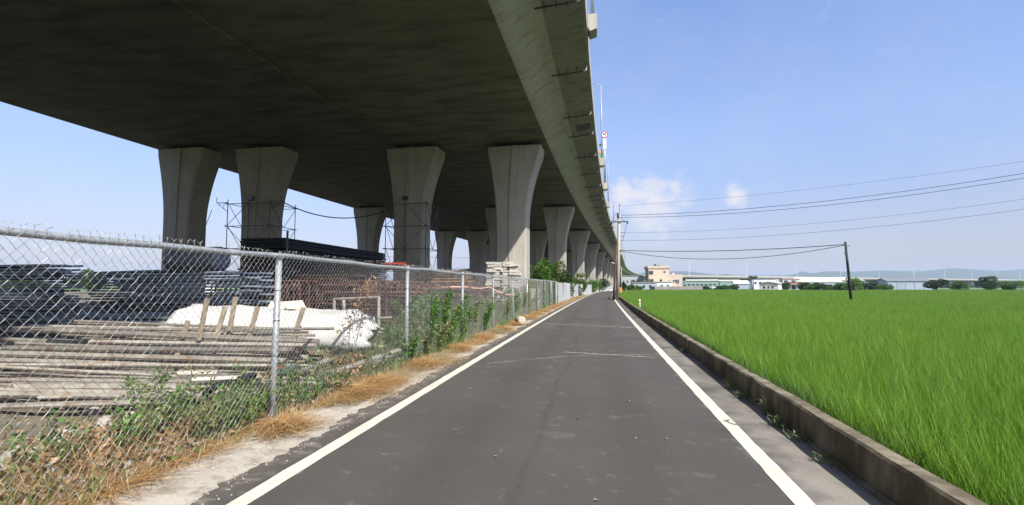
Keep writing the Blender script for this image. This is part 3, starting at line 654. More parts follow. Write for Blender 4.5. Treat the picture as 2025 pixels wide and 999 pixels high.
# woven wire: every strand zigzags and hooks its neighbour; strand ends twist out above the rail
def wire_panel(seed_, L=BAY, pitch=.074, wr=.0021):
    rg = random.Random(seed_); b = MB(); n = int(round(L/(pitch/2))); w = L/n; hz = pitch/2*1.08; rows = int((FH-.02)/hz)
    dip = lambda y, z: .012*math.sin(y*1.9+seed_)*math.sin(z*2.3)+.01*math.sin(z*1.1+y*.8+seed_*2)
    for k in range(n):
        pts = []
        for j in range(rows+1):
            y = w*(k+((j+k) % 2))+rg.gauss(0, .0012); z = .03+j*hz+.004*math.sin(y*3); pts.append((dip(y, z)+(.0035 if (j % 2) else -.0035), y, z))
        y, z = pts[-1][1], pts[-1][2]; e = rg.choice((-1, 1))
        b.tube(pts, wr, 3, cap=False)
        if k % 2 == 0 and rg.random() < .85:
            yy = w*(k+.5); h = rg.uniform(.025, .055)
            b.tube([(.002, yy, z-.005), (.004, yy+rg.gauss(0, .006), z+h*.6), (rg.gauss(0, .008), yy-e*.012, z+h), (rg.gauss(0, .01), yy-e*.026, z+h+.012)], wr*1.05, 3, cap=False)
            b.tube([(.0, yy, z+h*.6), (rg.gauss(0, .008), yy+e*.012, z+h+.004), (rg.gauss(0, .01), yy+e*.022, z+h+.016)], wr*1.05, 3, cap=False)
    return b.mesh('wire_mesh', 'wire_galvanised')
WP = [wire_panel(i) for i in range(3)]
for k in range(NB):
    y = S0+k*BAY; a = math.atan2(roff(y+BAY)-roff(y), BAY)
    o = bpy.data.objects.new('wire_mesh', WP[k % 3]); COL.objects.link(o); o.parent = cf; o.location = Vector((FX+roff(y)+.012, y, 0))-cf.location; o.rotation_euler[2] = -a; stuff(o)
# corrugated sheet fence carries on
sf = thing('sheet_metal_fence', 'pale grey corrugated sheet metal fence following the road after the chain-link', 'fence', (FX, S1, 0))
def sheet_mesh(L, seed_):
    b = MB(); n = int(L/.09); P = []
    rg = random.Random(seed_); top = FH-.02+rg.uniform(-.03, .03)
    for i in range(n+1):
        y = L*i/n; x = .018 if (i // 1) % 2 else -.018; P.append([(x, y, .0), (x+rg.gauss(0, .004), y, top/2), (x, y, top)])
    b.grid(P); P2 = [[(x-.003, y, z) for x, y, z in row] for row in P]; b.grid(P2)
    return b.mesh('sheet', 'sheet_zinc')
plain('sheet_zinc', (.42, .43, .44), .5, .12, 1.5, .25, .05, stretch=(1, 1, .15), stain=(.25, .22, .2), objvar=.1)
SM = [sheet_mesh(1.83, i) for i in range(5)]
y = S1+.05
while y < 205:
    a = math.atan2(roff(y+1.83)-roff(y), 1.83)
    o = bpy.data.objects.new('sheet', random.choice(SM)); COL.objects.link(o); o.parent = sf; o.location = Vector((FX+roff(y)+random.gauss(0, .006), y, 0))-sf.location; o.rotation_euler[2] = -a; o.rotation_euler[1] = random.gauss(0, .012); y += 1.84*math.cos(a)

# ================================================================== scaffolds round two piers
plain('scaffold_dark', (.10, .115, .12), .6, .25, 4, .2, .05, stain=(.12, .07, .05))
def scaffold(row, label, top, brackets, half=(1.95, 1.75)):
    s = BENTS[0]+1.05+SKEW[row]; x = ROWS[row]-.5+voff(s); t_ = thing('pier_scaffold', label, 'scaffold', (x, s, 0), 'tube scaffolds round the piers')
    hx, hy = half; xs = [-hx, 0, hx]; lv = [.9+1.87*i for i in range(int(top/1.87)+1) if .9+1.87*i <= top+.1]
    for px in xs:
        for py in (-hy, hy): MB().tube([(x+px, s+py, -.05), (x+px, s+py, top+.35)], .035, 6).build('upright', 'scaffold_dark', t_)
    for z in lv:
        for py in (-hy, hy): MB().tube([(x-hx-.25, s+py-.05, z), (x+hx+.25, s+py-.05, z)], .03, 6).build('ledger', 'scaffold_dark', t_)
        for px in (-hx, hx): MB().tube([(x+px-.05, s-hy-.2, z+.05), (x+px-.05, s+hy+.2, z+.05)], .03, 6).build('ledger', 'scaffold_dark', t_)
    for i in range(len(lv)-1):
        z0, z1 = lv[i], lv[i+1]; f = i % 2
        for (xa, xb) in ((-hx, 0), (0, hx)):
            up = (xa < 0) == bool(f); MB().tube([(x+xa, s-hy-.09, z0 if up else z1), (x+xb, s-hy-.09, z1 if up else z0)], .024, 5).build('brace', 'scaffold_dark', t_)
        for px in (-hx, hx): MB().tube([(x+px+.07, s-hy, z1), (x+px+.07, s, z0)], .024, 5).build('brace', 'scaffold_dark', t_); MB().tube([(x+px+.07, s, z0), (x+px+.07, s+hy, z1)], .024, 5).build('brace', 'scaffold_dark', t_)
    if brackets:
        for sg_ in (-1, 1):
            X = x+sg_*hx; Y = s-hy
            MB().tube([(X, Y, top+.1), (X+sg_*1.05, Y, top+.1), (X+sg_*1.05, Y, top+.55)], .03, 5).build('bracket', 'scaffold_dark', t_); MB().tube([(X, Y, top-.7), (X+sg_*1.05, Y, top+.1)], .024, 5).build('bracket', 'scaffold_dark', t_)
            for q in (.35, .7): MB().tube([(X+sg_*q*1.05, Y, top+.1), (X+sg_*q*1.05, Y, top-.7+.8*q)], .02, 5).build('bracket', 'scaffold_dark', t_)
    return t_
scaffold(2, 'dark tube scaffold with outrigger brackets round the pier left of the black panel stack', 8.4, True)
scaffold(1, 'dark tube scaffold clasping the pier between the black panel stack and the timber pile', 8.4, False, (1.75, 1.55))
for row, lab in ((2, 'small floodlight clamped on the scaffolded pier nearer the left edge'), (1, 'small square floodlight on the scaffolded pier beside the timber pile')):
    s = BENTS[0]+SKEW[row]; x = ROWS[row]-.5+voff(s); zf = 8.9
    f = thing('floodlight', lab, 'floodlight', (x-.15, s, zf))
    MB().box((x-.15, s-.22, zf), (.5, .2, .36)).build('housing', 'dark_steel', f, bevel=.02); MB().box((x-.15, s-.325, zf), (.42, .012, .28)).build('glass', 'window_dark', f)
    MB().tube([(x-.15, s-.02, zf-.05), (x-.15, s-.14, zf-.05)], .04, 6).build('bracket', 'dark_steel', f)
def cable(name, label, a, b, sag, r, mat='cable_black', n=24, cat='cable'):
    a, b = Vector(a), Vector(b)
    pts = [a.lerp(b, i/n)-Vector((0, 0, sag*4*(i/n)*(1-i/n))) for i in range(n+1)]
    return tag(MB().tube(pts, r, 5).build(name, mat, None, True), label, cat)
s = BENTS[0]; xa = ROWS[2]-.5+voff(s)+2.95; xb = ROWS[1]-.5+voff(s)-1.5
cable('slung_cable', 'black cable slung between the two pier scaffolds', (xa, s-.7+SKEW[2], 8.45), (xb, s-.5+SKEW[1], 7.9), 1.0, .045)
cable('stay_cable', 'thin slanting stay wire left of the leftmost scaffold', (ROWS[2]-3.2, s-1+SKEW[2], 7.9), (ROWS[2]-4.6, s-3+SKEW[2], 0), .1, .025)

# ================================================================== stored material in the yard
def rp(name, mat, a, b, r, n=7): return MB().tube([a, b], r, n).build(name, mat, None)
# pile of scaffold tubes close behind the fence
tubes = []
G = 'grey scaffold tubes in the pile behind the fence'
for layer in range(9):
    cnt = 13-layer
    for i in range(cnt):
        D = 7.15+.25*i+layer*.15+random.gauss(0, .05); z = .08+layer*.092+random.gauss(0, .015)
        XR = (-2.55 if layer < 3 else -2.9)-.5*random.random()-.1*i; XL = XR-random.uniform(3.6, 6.2)
        if random.random() < .2: XL, XR = XL-1.2, XR-1.4
        tl = random.gauss(0, .06); zt_ = random.gauss(0, .03)
        xa, ya = C(XL, D+tl+.2); xb, yb_ = C(XR, D-tl-.1)
        r = random.choice((.022, .025, .025, .03, .036, .048))
        rp('scaffold_tube', 'scaffold_tube', (xa, ya, z+zt_+.04), (xb, yb_, z-zt_-.02), r)
        tubes.append(COL.objects[-1])
for i in range(16):
    D = random.uniform(6.35, 7.2); XR = random.uniform(-3.6, -2.95); XL = XR-random.uniform(2.2, 4.5); z = random.uniform(.04, .2); k_ = random.gauss(0, .25)
    xa, ya = C(XL, D+k_); xb, yb_ = C(XR, D-k_*.5+.25); tubes.append(rp('scaffold_tube', 'scaffold_tube', (min(xa, FX-.2), ya, z), (min(xb, FX-.12), yb_, z*.6+.03), random.choice((.022, .028, .04))))
for o in tubes: tag(o, 'grey scaffold tube lying in the pile behind the near fence bays', 'tube', G)
# a few loose tubes on the weeds to the right of the pile
lt = 'loose grey tube lying slantwise in the weeds behind the fence, right of the tube pile'
for (u0, v0, u1, v1, D0, D1) in ((650, 740, 790, 692, 8.1, 9.6), (655, 700, 770, 676, 9.0, 10.4), (740, 718, 782, 700, 8.8, 9.6), (700, 668, 800, 664, 10.6, 11.2), (690, 690, 812, 683, 9.8, 10.4), (352, 740, 430, 738, 6.8, 6.9), (600, 730, 650, 712, 7.9, 8.5), (380, 752, 470, 748, 6.6, 6.8)):
    a, b = at(u0, v0, D0), at(u1, v1, D1); tag(rp('loose_tube', 'scaffold_tube', a, b, .045), lt, 'tube', 'loose tubes in the weeds')
tag(MB().tube([at(405, 780, 6.3), at(430, 762, 6.5), at(470, 752, 6.9), at(502, 742, 7.3)], .045, 8).build('black_hose', 'black_plastic', None, True), 'bent black plastic pipe in the rubble just behind the fence', 'pipe')
tag(MB().bar(at(545, 738, 7.0), at(590, 722, 7.6), .14, .03).build('blue_bar', 'tarp_blue'), 'short dark blue bar lying beside the second fence post', 'bar')
tag(MB().bar(at(535, 737, 7.3), at(560, 728, 7.5), .16, .06).build('broken_brick', 'red_paint', bevel=.01), 'reddish broken brick lying behind the second fence post', 'brick')
# leaning stakes
stk = [(410, 590, 393, 652), (372, 634, 350, 682), (446, 606, 422, 664), (466, 588, 450, 652), (510, 606, 488, 660), (600, 608, 576, 662)]
nm = ['leftmost', 'second', 'third', 'fourth', 'fifth', 'rightmost']; order = sorted(range(6), key=lambda i: stk[i][0])
for rank, i in enumerate(order):
    u0, v0, u1, v1 = stk[i]; D = 8.15+.12*i
    a, b = at(u0, v0, D), at(u1, v1+22, D-.15)
    tag(MB().bar(a, b, .075, .04, up=(0, 1, .2)).build('wooden_stake', 'wood_old', bevel=.006), f'{nm[rank]} of six old wooden stakes slanting up from the tube pile', 'stake', 'stakes in the tube pile')
# white plastic sheet over a long bundle, right end gathered and folded
P = []; nu_, nv_ = 60, 22
for i in range(nu_+1):
    q = i/nu_; row = []
    X = -6.5+q*3.95; D = 9.9-.35*q
    hh = (1.12 if q > .06 else .85+q*4.5)*(1-.06*q)+.02*math.sin(q*21); wd = .62
    for j in range(nv_+1):
        a = math.pi*j/nv_; f = 1+.035*math.sin(q*9+j*.5)+.015*math.sin(q*26-j*.8)
        if q > .9: f *= 1-.35*((q-.9)/.1)**1.5
        x, y = C(X+.05*math.sin(j*1.3+q*14), D-math.cos(a)*wd*f*1.1); z = .5-.04*q+(hh-.44)*(1 if q < .9 else 1-2.5*(q-.9))*max(0, math.sin(a))**.75*f+.02*math.sin(q*33+j)
        row.append((x, y, z))
    P.append(row)
wsh = tag(MB().grid(P).build('plastic_sheet', 'white_sheet', None, True), 'long white plastic sheet draped over a bundle beyond the tube pile', 'tarpaulin')
sol = wsh.modifiers.new('thick', 'SOLIDIFY'); sol.thickness = .012
fl = MB(); P = []
for i in range(9):
    row = []
    for j in range(7):
        p = at(708+i*4.2, 634+j*5.5-i*1.2+2.5*math.sin(i*.9+j*.6), 9.6+.06*math.sin(i*1.3+j*.7)+.02*i); row.append(p)
    P.append(row)
o = tag(fl.grid(P).build('sheet_flap', 'foil_grey', None, True), 'crumpled grey foil flap at the right end of the white sheet', 'foil')
o.modifiers.new('thick', 'SOLIDIFY').thickness = .01
# cream boards
for quad, D, ty in ((((528, 609), (560, 612), (566, 600), (536, 596)), 10.6, 'longer cream board lying tilted on the white sheet'), (((558, 610), (607, 612), (598, 594), (553, 597)), 10.9, 'square cream board propped behind the white sheet')):
    lo = [at(u, v, D+(.25 if k > 1 else 0)) for k, (u, v) in enumerate(quad)]
    tag(MB().loft([lo, [q+Vector((0, .02, -.03)) for q in lo]]).build('plywood_board', 'board_cream'), ty, 'board')
# open tube frame
tf = thing('tube_frame', 'open grey tube frame standing beyond the white sheet', 'frame', tuple(at(705, 655, 11.0)))
for a, b in (((661, 592), (749, 588)), ((661, 590), (661, 640)), ((749, 586), (749, 652)), ((680, 588), (680, 618)), ((749, 652), (772, 650)), ((748, 630), (775, 628))):
    MB().tube([at(*a, 11.0), at(*b, 11.0)], .035, 6).build('rail' if abs(a[1]-b[1]) < 8 else 'upright', 'scaffold_tube', tf)
MB().tube([at(764, 576, 11.3), at(763, 632, 11.3)], .04, 6).build('upright', 'rust_steel', tf)

# stacks of long steel planks, blue grey, at the left
def plank_stack(name, label, X, D, L, nlay, across, mat, rot, w=.42, th=.055, gap=.035, group=None, z0=.1, cat='plank'):
    base = Vector((*C(X, D), 0)); d = Vector((CH*math.cos(rot)-SH*math.sin(rot)*-1*0, 0, 0))
    ang = -H+rot; ux = Vector((math.cos(ang), math.sin(ang), 0)); uy = Vector((-math.sin(ang), math.cos(ang), 0))
    me = MB().box((0, 0, 0), (L, w, th)).box((0, -w/2-.011, -.012), (L*.997, .018, th*1.3)).mesh(name, mat) if False else None
    pr = [(-w/2, -th/2), (w/2, -th/2), (w/2, th/2), (w/2-.03, th/2), (w/2-.03, th/2-.012), (-w/2+.03, th/2-.012), (-w/2+.03, th/2), (-w/2, th/2)]
    me = MB().loft([[(-L/2, y, z) for y, z in pr], [(L/2, y, z) for y, z in pr]]).mesh(name, mat)
    for l in range(nlay):
        for k in range(across):
            o = bpy.data.objects.new(name, me); COL.objects.link(o)
            p = base+uy*(k*(w+.04))+ux*random.gauss(0, .12); o.location = (p.x, p.y, z0+th/2+l*(th+gap)); o.rotation_euler = (random.gauss(0, .012), random.gauss(0, .006), ang+random.gauss(0, .012)); tag(o, label, cat, group or label)
plank_stack('steel_plank', 'blue-grey steel plank in the slanting heap beyond the white sheet at the left', -8.3, 11.6, 5.5, 9, 2, 'blue_steel', .16)
plank_stack('steel_plank', 'blue-grey steel plank in the tall stack behind the slanting heap at the left', -9.2, 14.2, 5.0, 20, 2, 'blue_steel', -.02, z0=.15)
plank_stack('steel_plank', 'brownish steel plank in the low stack just past the white sheet', -6.2, 12.6, 3.6, 9, 2, 'blue_steel', .02, z0=.1)
plank_stack('steel_plank', 'dark steel plank in the stack at the far left of the yard', -15.2, 14.5, 6.0, 23, 2, 'blue_steel', .04)
plank_stack('steel_plank', 'grey steel plank in the middle stack of the left yard, between two taller ones', -12.4, 16.5, 3.4, 22, 2, 'blue_steel', .0)
plank_stack('steel_plank', 'rust-brown steel plank in the stack between the tall plank stack and the standing frames', -5.9, 15.2, 2.6, 20, 2, 'rust_steel', -.05, z0=.12)
tag(MB().lathe([(.35, 0), (.36, .3), (.34, 1.7), (.30, 1.75)], 16, (*C(-9.6, 14.4), 2.29)).build('grey_tarp_roll', 'tarp_blue', None, True), 'grey wrapped roll lying on top of the tall plank stack', 'roll')
o = COL.objects[-1]; o.rotation_euler = (0, R(90), -H)

# scaffold frames stacked on edge, rusty
fr = MB(); w_, h_ = 1.22, 1.7
fr.tube([(-w_/2, 0, 0), (-w_/2, 0, h_), (w_/2, 0, h_), (w_/2, 0, 0)], .024, 5)
frm = MB(); frm.tube([(-w_/2, 0, 0), (-w_/2, 0, h_-.12), (-w_/2+.12, 0, h_), (w_/2-.12, 0, h_), (w_/2, 0, h_-.12), (w_/2, 0, 0)], .026, 5); FRM = frm.mesh('outer_frame', 'rust_steel')
FRB = MB().tube([(-w_/2, 0, .62), (w_/2, 0, .62)], .022, 5).mesh('cross_bar', 'rust_steel'); FRC = MB().tube([(-w_/2+.3, 0, .62), (-w_/2+.3, 0, h_)], .02, 5).mesh('inner_upright', 'rust_steel')
def frames(n, X, D, dX, dD, label, z=0, lay=False):
    for i in range(n):
        t_ = thing('scaffold_trestle', label, 'scaffold frame', (*C(X+dX*i+random.gauss(0, .02), D+dD*i), z), label.replace('rusty', 'the rusty'))
        for me, nme in ((FRM, 'outer_frame'), (FRB, 'cross_bar'), (FRC, 'inner_upright')):
            o = bpy.data.objects.new(nme, me); COL.objects.link(o); o.parent = t_
        if lay: t_.rotation_euler = (R(90), 0, -H+.1+random.gauss(0, .03)); t_.location.z = z+.06*i
        else: t_.rotation_euler = (random.gauss(-.12, .03), random.gauss(0, .02), -H+random.gauss(.25, .05))
frames(22, -7.9, 13.6, .16, .10, 'rusty scaffold frame in the row standing behind the plank stacks')
frames(22, -5.4, 15.5, .12, .24, 'rusty scaffold frame in the row standing behind the tube frame')
frames(20, -3.9, 18.6, .10, .34, 'rusty scaffold frame in the row standing behind the tall weeds')
frames(20, -7.0, 16.6, .13, .2, 'rusty scaffold frame in the back row below the black panel stack', z=.05)
# racks of rusty tubes and red props lying in layers
def bundle(name, label, mat, u, v0, X, D, L, ny, nz, rot, z0, r=.03, sp=.075, cat='tube', jit=.01):
    base = Vector((*C(X, D), 0)); ang = -H+rot; ux = Vector((math.cos(ang), math.sin(ang), 0)); uy = Vector((-math.sin(ang), math.cos(ang), 0))
    me = MB().tube([(-L/2, 0, 0), (L/2, 0, 0)], r, 6).mesh(name, mat)
    for a in range(nz):
        for k in range(ny):
            o = bpy.data.objects.new(name, me); COL.objects.link(o); p = base+uy*(k*sp+random.gauss(0, jit))+ux*random.gauss(0, L*.04)
            o.location = (p.x, p.y, z0+a*sp+random.gauss(0, jit)); o.rotation_euler = (0, random.gauss(0, .012), ang+random.gauss(0, .03)); tag(o, label, cat, label)
bundle('steel_prop', 'rusty red steel prop in the rack behind the tube frame', 'rust_steel', 0, 0, -3.9, 14.2, 3.2, 5, 12, .05, .15, .035, .11)
bundle('steel_prop', 'rusty steel prop in the rack behind the tall weeds', 'rust_steel', 0, 0, -3.3, 18.4, 3.4, 6, 11, .08, .15, .04, .13)
bundle('steel_prop', 'rusty steel prop in the far rack near the grey form stacks', 'rust_steel', 0, 0, -2.9, 25.0, 4.2, 6, 11, .06, .15, .04, .13)
bundle('red_rod', 'red painted rod in the bundle on top of the props', 'red_paint', 0, 0, -4.95, 20.6, 1.0, 6, 3, .0, 2.28, .03, .08, 'rod', .03)
bundle('timber', 'brown timber in the pile in front of the white warehouse', 'wood_brown', 0, 0, -3.9, 27.5, 2.8, 6, 4, .1, 1.95, .06, .13, 'timber', .03)
bundle('timber', 'brown timber at the bottom of the pile in front of the white warehouse', 'wood_brown', 0, 0, -3.9, 27.3, 3.4, 6, 13, .05, .1, .07, .14, 'timber', .02)
tag(MB().tube([at(u, v, 22.0) for u, v in ((915, 566), (932, 570), (952, 571), (968, 568), (985, 578), (1000, 583), (1018, 584))], .035, 5).build('barrier_tape', 'pink_net', None, True), 'sagging pink barrier tape strung behind the fence', 'tape')
tag(MB().tube([at(868, 569, 20.0), at(905, 568, 20.5), at(934, 570, 21)], .04, 5).build('barrier_tape', 'pink_net', None, True), 'short faded pink tape tied in the weeds', 'tape')
bundle('steel_prop', 'dark steel prop in the heap between the white sheet and the standing frames', 'dark_steel', 0, 0, -6.9, 11.0, 4.2, 5, 8, -.08, .12, .03, .085, jit=.03)
bundle('steel_prop', 'dark steel prop in the slanting heap at the left, behind the tube pile', 'dark_steel', 0, 0, -10.6, 10.4, 4.5, 6, 8, .22, .12, .035, .09, jit=.03)
bundle('steel_prop', 'grey steel prop lying across the low stack past the white sheet', 'scaffold_tube', 0, 0, -4.6, 12.2, 2.8, 5, 5, -.12, .12, .03, .08, jit=.03)
# black panel stack, long, parallel to the viaduct
bpm = MB().box((0, 0, 0), (2.4, 12.5, .10)).mesh('form_panel', 'black_panel')
for l in range(28):
    o = bpy.data.objects.new('form_panel', bpm); COL.objects.link(o); o.location = (-16.7+random.gauss(0, .05), 29.3+random.gauss(0, .10), .2+l*.138); o.rotation_euler[2] = random.gauss(0, .004)
    tag(o, 'long black form panel in the tall stack beside the scaffolded piers', 'form panel', 'black panels in the long stack')
tag(MB().tube([(-15.2, 22.9, 0), (-15.2, 22.9, 4.3)], .06, 6).build('stack_stanchion', 'dark_steel'), 'dark stanchion at the near end of the black panel stack', 'post')
for l in range(20):
    o = bpy.data.objects.new('form_panel', MB().box((0, 0, 0), (2.2, 4.5, .1)).mesh('form_panel', 'black_panel') if l == 0 else o.data); COL.objects.link(o); o.location = (-13.2+random.gauss(0, .04), 47.5+random.gauss(0, .08), .2+l*.142)
    tag(o, 'black form panel in the short stack behind the middle scaffolded pier', 'form panel', 'black panels in the short stack')
# grey form stacks beside the first pier
gsm = MB().box((0, 0, 0), (.62, 1.15, .15)).mesh('grey_form', 'form_panel')
for k, (X, D, nl) in enumerate(((-1.28, 33.5, 18), (-.80, 33.4, 18), (-.28, 33.2, 18), (.2, 33.0, 17), (.75, 31.5, 8), (1.35, 31.6, 8))):
    lab = ['leftmost', 'second', 'third', 'fourth', 'low fifth', 'low rightmost'][k]
    for l in range(nl):
        o = bpy.data.objects.new('grey_form', gsm); COL.objects.link(o); x, y = C(X, D); o.location = (x+random.gauss(0, .03), y+random.gauss(0, .04), .12+l*.172); o.rotation_euler = (random.gauss(0, .015), random.gauss(0, .03), random.gauss(.05, .04))
        tag(o, f'grey form block in the {lab} of the stacks in front of the first pier', 'form block', f'grey form blocks, {lab} stack')
# rough tree trunk pole behind the fence by the shrubs
tag(MB().tube([at(1100, 560, 58), at(1102, 540, 58), at(1103, 517, 58)], [.22, .2, .17], 8).build('brown_post', 'brown_clay', None, True), 'thick brown post rising from the shrubs behind the sheet fence', 'post')

# ================================================================== poles and wires on the field side
def insul(b, x, y, z): b.lathe([(.05, -.06), (.10, .0), (.06, .06), (.10, .10), (.04, .16)], 8, (x, y, z))
y1 = 58.5; x1 = 1.72+roff(y1)
up1 = thing('utility_pole', 'tall grey concrete utility pole with crossarm beside the low wall', 'utility pole', (x1, y1, 0))
MB().tube([(x1, y1, -.2), (x1+.18, y1, 5), (x1+.34, y1, 9.75)], [.22, .18, .14], 12).build('shaft', 'pole_concrete', up1, True)
MB().bar((x1+.33-.98, y1-.16, 8.85), (x1+.33+.98, y1-.16, 8.85), .12, .12).build('crossarm', 'dark_steel', up1)
MB().tube([(x1+.34, y1, 9.6), (x1+.37, y1, 10.95)], .03, 6).build('top_rod', 'dark_steel', up1)
MB().tube([(x1+.36, y1, 10.75), (x1+.6, y1, 10.7)], .03, 5).build('side_rod', 'dark_steel', up1)
MB().lathe([(.13, 0), (.15, .05), (.15, .5), (.08, .55)], 10, (x1+.2, y1-.16, 9.3)).build('transformer', 'dark_steel', up1, True)
for dx in (-.88, .88):
    b = MB(); insul(b, x1+.33+dx, y1-.16, 8.64); b.build('insulator', 'dark_steel', up1, True)
    MB().bar((x1+.33, y1-.16, 9.35), (x1+.33+dx*.7, y1-.16, 8.88), .03).build('strut', 'dark_steel', up1)
for z in (9.6, 9.35, 7.6, 7.2, 6.7):
    MB().tube([(x1+.3, y1-.02, z), (x1+.72, y1-.05, z)], .035, 6).build('spool_bracket', 'dark_steel', up1)
MB().tube([(x1-.45, y1-.2, 8.6), (x1-.5, y1-.2, 9.1), (x1-.1, y1-.2, 9.75), (x1+.2, y1-.2, 9.85)], .016, 4).build('jumper_wire', 'cable_black', up1)
MB().tube([(x1+1.13, y1-.2, 8.6), (x1+.95, y1-.2, 7.8), (x1+.55, y1-.1, 6.7)], .016, 4).build('jumper_wire', 'cable_black', up1)
tag(MB().tube([(x1-.42, y1-.1, -.1), (x1-.3, y1-.1, 2.0), (x1-.06, y1-.12, 6.2)], [.15, .12, .07], 8).build('rusty_conduit_pole', 'rust_pole', None, True), 'rust-brown mottled pole leaning against the tall concrete utility pole', 'pole')
for k in range(5):
    zz = .15+k*.28; tag(MB().lathe([(.13, 0), (.16, .05), (.10, .16)], 8, (x1-.75+random.gauss(0, .12), y1-.25+random.gauss(0, .1), .02+.1*k)).build('rusty_can', 'rust_pole', None, True), f'{["lowest", "second", "third", "fourth", "topmost"][k]} rusty lump in the heap at the foot of the utility pole', 'scrap', 'rusty scrap at the pole foot') if k < 3 else None
# street light pole further on
y2 = 98.0; x2 = 2.35+roff(y2)
up2 = thing('street_light', 'concrete street light pole with an orange painted foot and white lamp', 'street light', (x2, y2, 0))
MB().tube([(x2, y2, -.2), (x2-.05, y2, 7.9)], [.2, .14], 10).build('shaft', 'pole_concrete', up2, True)
MB().lathe([(.215, 0), (.212, 1.55)], 12, (x2, y2, .02)).build('orange_band', 'orange_paint', up2, True)
MB().bar((x2-.25, y2-.2, 8.15), (x2+.85, y2-.35, 7.55), .3, .14).build('lamp_head', 'white_paint', up2, bevel=.04)
MB().bar((x2-.8, y2, 9.3), (x2+.7, y2, 9.3), .08).build('crossarm', 'dark_steel', up2); MB().tube([(x2-.05, y2, 7.8), (x2-.05, y2, 10.2)], .05, 6).build('top_rod', 'dark_steel', up2)
for k, (yy, lab) in enumerate(((127, 'second white street lamp past the orange-footed pole'), (152, 'farthest white street lamp before the road disappears'))):
    xx = 2.6+roff(yy)-3.6; u = thing('street_light', lab, 'street light', (xx+3.4, yy, 0))
    MB().tube([(xx+3.4, yy, -.2), (xx+3.4, yy, 7.0)], [.18, .12], 8).build('shaft', 'pole_concrete', u, True)
    MB().bar((xx+1.9, yy, 7.35), (xx+3.5, yy, 6.9), .3, .14).build('lamp_head', 'white_paint', u, bevel=.03)
# box on the orange foot and a scooter riding up
tag(MB().box((x2+.55, y2-.3, .75), (.45, .3, 1.1)).box((x2+.55, y2-.46, 1.0), (.3, .03, .3)).build('roadside_cabinet', 'orange_paint', bevel=.03), 'small orange cabinet at the foot of the street light', 'cabinet')
ysc = 118; xsc = 1.0+roff(ysc)
sc = thing('scooter', 'dark scooter with a white front parked at the far bend of the road', 'scooter', (xsc, ysc, 0))
for dy in (-.6, .6):
    b = MB(); n = 14; b.loft([[(xsc+dx, ysc+dy+r*math.cos(2*math.pi*k/n), .24+r*math.sin(2*math.pi*k/n)) for k in range(n)] for dx, r in ((-.05, .18), (-.05, .24), (.05, .24), (.05, .18))]); b.build('wheel', 'black_plastic', sc, True)
pr = [(-.55, .35), (-.62, .75), (-.5, 1.0), (-.42, 1.0), (-.45, .6), (-.35, .38), (.0, .36), (.1, .75), (.75, .82), (.8, .55), (.5, .38)]
MB().loft([[(xsc+dx, ysc+p, q) for p, q in pr] for dx in (-.16, .16)]).build('body', 'black_plastic', sc, bevel=.03)
MB().loft([[(xsc+dx, ysc-.66-.03*k, z) for dx, z in ((-.18, .4), (.18, .4), (.2, .8), (.1, 1.0), (-.1, 1.0), (-.2, .8))] for k in (0, 1)]).build('front_shield', 'white_paint', sc)
MB().tube([(xsc-.35, ysc-.4, 1.08), (xsc, ysc-.5, 1.04), (xsc+.35, ysc-.4, 1.08)], .025, 6).build('handlebar', 'dark_steel', sc)
# dark leaning pole in the field at the right
pb = at(1684, 600, 45); pt = at(1671.5, 478, 45)
pd = thing('leaning_pole', 'dark leaning wooden pole standing in the rice field at the right', 'pole', (pb.x, pb.y, -.2))
MB().tube([(pb.x, pb.y, -.3), pb.lerp(pt, .5), pt], [.125, .11, .095], 9).build('shaft', 'dark_wood' if 'dark_wood' in MATS else 'cable_black', pd, True)
MB().tube([pt+Vector((.05, 0, -.4)), pt+Vector((.35, 0, -.35))], .03, 5).build('spool_bracket', 'dark_steel', pd)
MB().tube([pt+Vector((.1, -.1, -.5)), pt+Vector((-.15, -.1, -1.0)), pt+Vector((.1, -.1, -1.8)), pt+Vector((.2, -.12, -2.9))], .02, 4).build('drop_wire', 'cable_black', pd)
# overhead wires
far = Vector((*C(46, 37), 0))
fp = thing('utility_pole', 'concrete utility pole out in the field carrying the upper wires', 'utility pole', (far.x, far.y, 0))
MB().tube([(far.x, far.y, -.3), (far.x, far.y, 12.2)], [.2, .13], 10).build('shaft', 'pole_concrete', fp, True)
W = Vector((x1+.72, y1-.05, 0))
for k, (z0, z1, sag, lab, r) in enumerate(((10.7, 12.0, .55, 'topmost thin wire', .010), (9.6, 11.3, .95, 'upper of the two dark power wires', .022), (9.35, 10.95, 1.05, 'lower of the two dark power wires', .022), (7.6, 9.2, .9, 'thin wire midway', .011), (6.7, 8.4, .9, 'lowest thin wire of the upper set', .013))):
    cable('overhead_wire', f'{lab} from the concrete utility pole over the field', (W.x, W.y, z0), (far.x, far.y, z1), sag, r, n=40)
cable('overhead_wire', 'taut thick black wire from the concrete pole to the dark leaning pole', (x1+.3, y1-.1, 5.6), tuple(pt+Vector((0, 0, -.25))), .32, .035, n=40)
cable('overhead_wire', 'sagging black wire from the concrete pole to the dark leaning pole', (x1+.3, y1-.1, 5.55), tuple(pt+Vector((0, 0, -.3))), 1.1, .028, n=40)
cable('roadside_wire', 'upper wire between the concrete pole and the street light', (x1+.33-.8, y1-.16, 8.63), (x2-.75, y2, 9.3), .5, .012)
cable('roadside_wire', 'lower wire between the concrete pole and the street light', (x1+.33+.8, y1-.16, 8.63), (x2+.65, y2, 9.3), .5, .012)
cable('distant_wire', 'thin wire seen low in the gap between the left piers', (-150, 120, 14), (-10, 150, 10), 1.5, .04)
